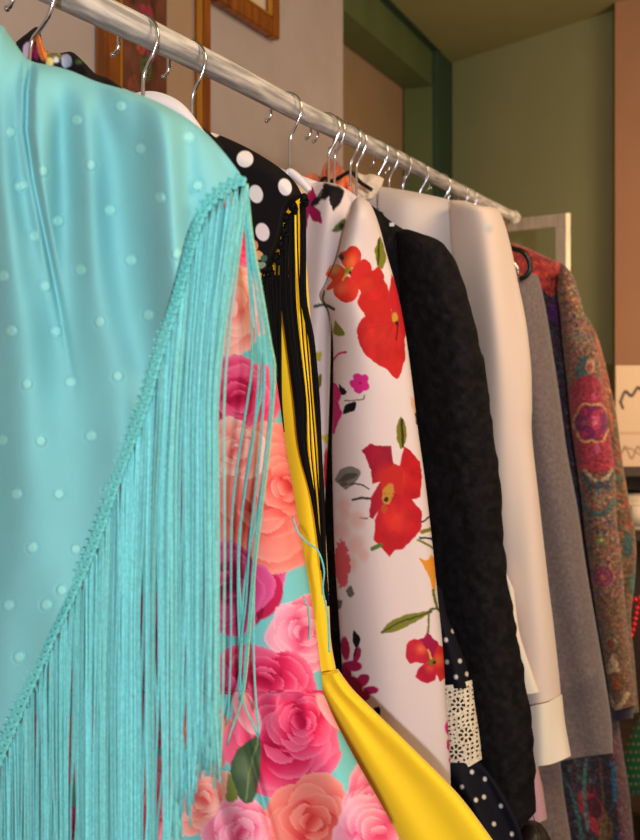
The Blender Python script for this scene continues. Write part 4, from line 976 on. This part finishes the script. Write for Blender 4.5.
# cream box, beads, green bag
def soft_box(name, a_0, a_1, f0, f1, z0, z1, mat, label, cat):
    g = Geo(); bm = bmesh.new(); bmesh.ops.create_cube(bm, size=1)
    for q in bm.verts:
        p = Cc + rv * (a_0 + (q.co.x + .5) * (a_1 - a_0)) + fv * (f0 + (q.co.y + .5) * (f1 - f0)); z = z0 + (q.co.z + .5) * (z1 - z0); q.co = Vector((p[0], p[1], z))
    bmesh.ops.bevel(bm, geom=bm.edges[:], offset=min(a_1 - a_0, z1 - z0) * .2, segments=4, affect='EDGES'); bm.verts.index_update()
    g.add([q.co for q in bm.verts], [[q.index for q in f.verts] for f in bm.faces]); bm.free()
    return tag(g.build(name, mat), label, cat)
soft_box('folded_cloth', .055, .28, .05, .25, zs1 - .019, zs1 + .10, M_whitewood, 'cream folded cloth on the cabinet shelf under the printed board', 'cloth')
nk = thing('bead_necklace', PD(632, 600, 3.2), 'string of red beads hanging at the right edge', 'necklace')
bp = spline([(642, 590), (634, 598), (628, 602), (629, 606), (633, 600), (637, 607), (636, 620), (634, 628), (632, 634)], 15)
bl = spline([(645, 596), (637.6, 599), (633, 600), (629, 602), (627.5, 604.5)], 5)
br = spline([(645, 600), (638, 606), (636.5, 612), (635.3, 618), (634.2, 624), (633, 630), (631.5, 635)], 8)
for q in np.vstack([bl, br]):
    g = Geo(); g.ball(PD(q[0], q[1], 2.95), .0078, 12); g.build('bead', M_red, nk)
g = Geo(); g.tube(PD(bl[:, 0], bl[:, 1], 2.95), .001, 6); g.tube(PD(br[:, 0], br[:, 1], 2.95), .001, 6); g.build('cord', M_red, nk)
# green dotted bag hanging low
def paint_bag(P):
    P.c[:] = (28, 108, 72)
    for i in range(-2, 12):
        for j in range(0, 12): P.ell(623 + j * 5.2 + (i % 2) * 2.6, 728 + i * 8.0, 1.9, 2.1, (178, 150, 66))
gb = thing('green_bag', PD(640, 790, 2.52), 'green cloth bag with gold dots at the lower right edge', 'bag')
YGb = float(PD(640, 760, 2.52)[1])
sheet('bag_body', [(640, 716), (630, 735), (624, 760), (626, 795)], [(672, 716), (690, 740), (700, 770), (700, 800)], YGb, .07, M_bag, gb, px=1.2, ws=.5, wt=.25, wb=.1, paint=paint_bag)
g = Geo(); p = spline([(648, 722), (650, 690), (662, 680), (672, 690), (674, 722)], 30); g.tube(PY(p[:, 0], p[:, 1], YGb), .006, 10); g.build('handle', M_bag, gb)
# block the bag stands on
blk = Geo(); 
zb1 = float(PY(640, 795, YGb)[2])
c0 = PY(650, 795, YGb)
blk.box((c0[0] - .02, c0[1] - .08, 0), (c0[0] + .22, c0[1] + .08, zb1 - .02), .004)
tag(blk.build('storage_stool', M_dark, smooth=False), 'dark stool under the green dotted bag', 'stool')

# ------------------------------------------------------------------ light
def area(name, loc, target, size, power, col, shape='DISK'):
    l = bpy.data.lights.new(name, 'AREA'); l.shape = shape; l.size = size; l.energy = power; l.color = col
    o = bpy.data.objects.new(name, l); COL.objects.link(o); o.location = loc
    d = Vector(target) - Vector(loc); o.rotation_euler = d.to_track_quat('-Z', 'Y').to_euler(); return o
fl = np.array([0, 0, ZC]) + np.array([SA, -CA, 0]) * 1.1 + np.array([CA, SA, 0]) * .16 + np.array([0, 0, .04]) + np.array([0, 0, .02])
area('camera_flash', fl, fl + np.array([-SA, CA, -.02]), 0.06, 26, (.95, .97, 1.0))
area('ceiling_lamp', (.95, .9, 2.7), (-.35, 1.3, 1.3), 1.3, 34, (1.0, .72, .42))
area('far_lamp', (.80, 2.6, 1.35), (-.6, 4.8, 1.35), .5, 26, (1.0, .70, .42))
W = bpy.data.worlds.new('World'); SC.world = W; W.use_nodes = True
W.node_tree.nodes['Background'].inputs[0].default_value = (1.0, .66, .40, 1); W.node_tree.nodes['Background'].inputs[1].default_value = .42

# ------------------------------------------------------------------ camera
cam = bpy.data.cameras.new('camera'); co = bpy.data.objects.new('camera', cam); COL.objects.link(co)
co.location = (0, 0, ZC); co.rotation_euler = (PI / 2, 0, ANG)
cam.sensor_fit = 'HORIZONTAL'; cam.sensor_width = 24; cam.lens = F_PX / 640 * 24
cam.shift_y = -(420 - HV) / 640.0
cam.clip_start = .02
cam.dof.use_dof = True; cam.dof.focus_distance = .95; cam.dof.aperture_fstop = 7.5
SC.camera = co
SC.view_settings.view_transform = 'Standard'; SC.view_settings.look = 'None'; SC.view_settings.gamma = 1; SC.view_settings.exposure = 0.10
SC.view_settings.use_curve_mapping = False
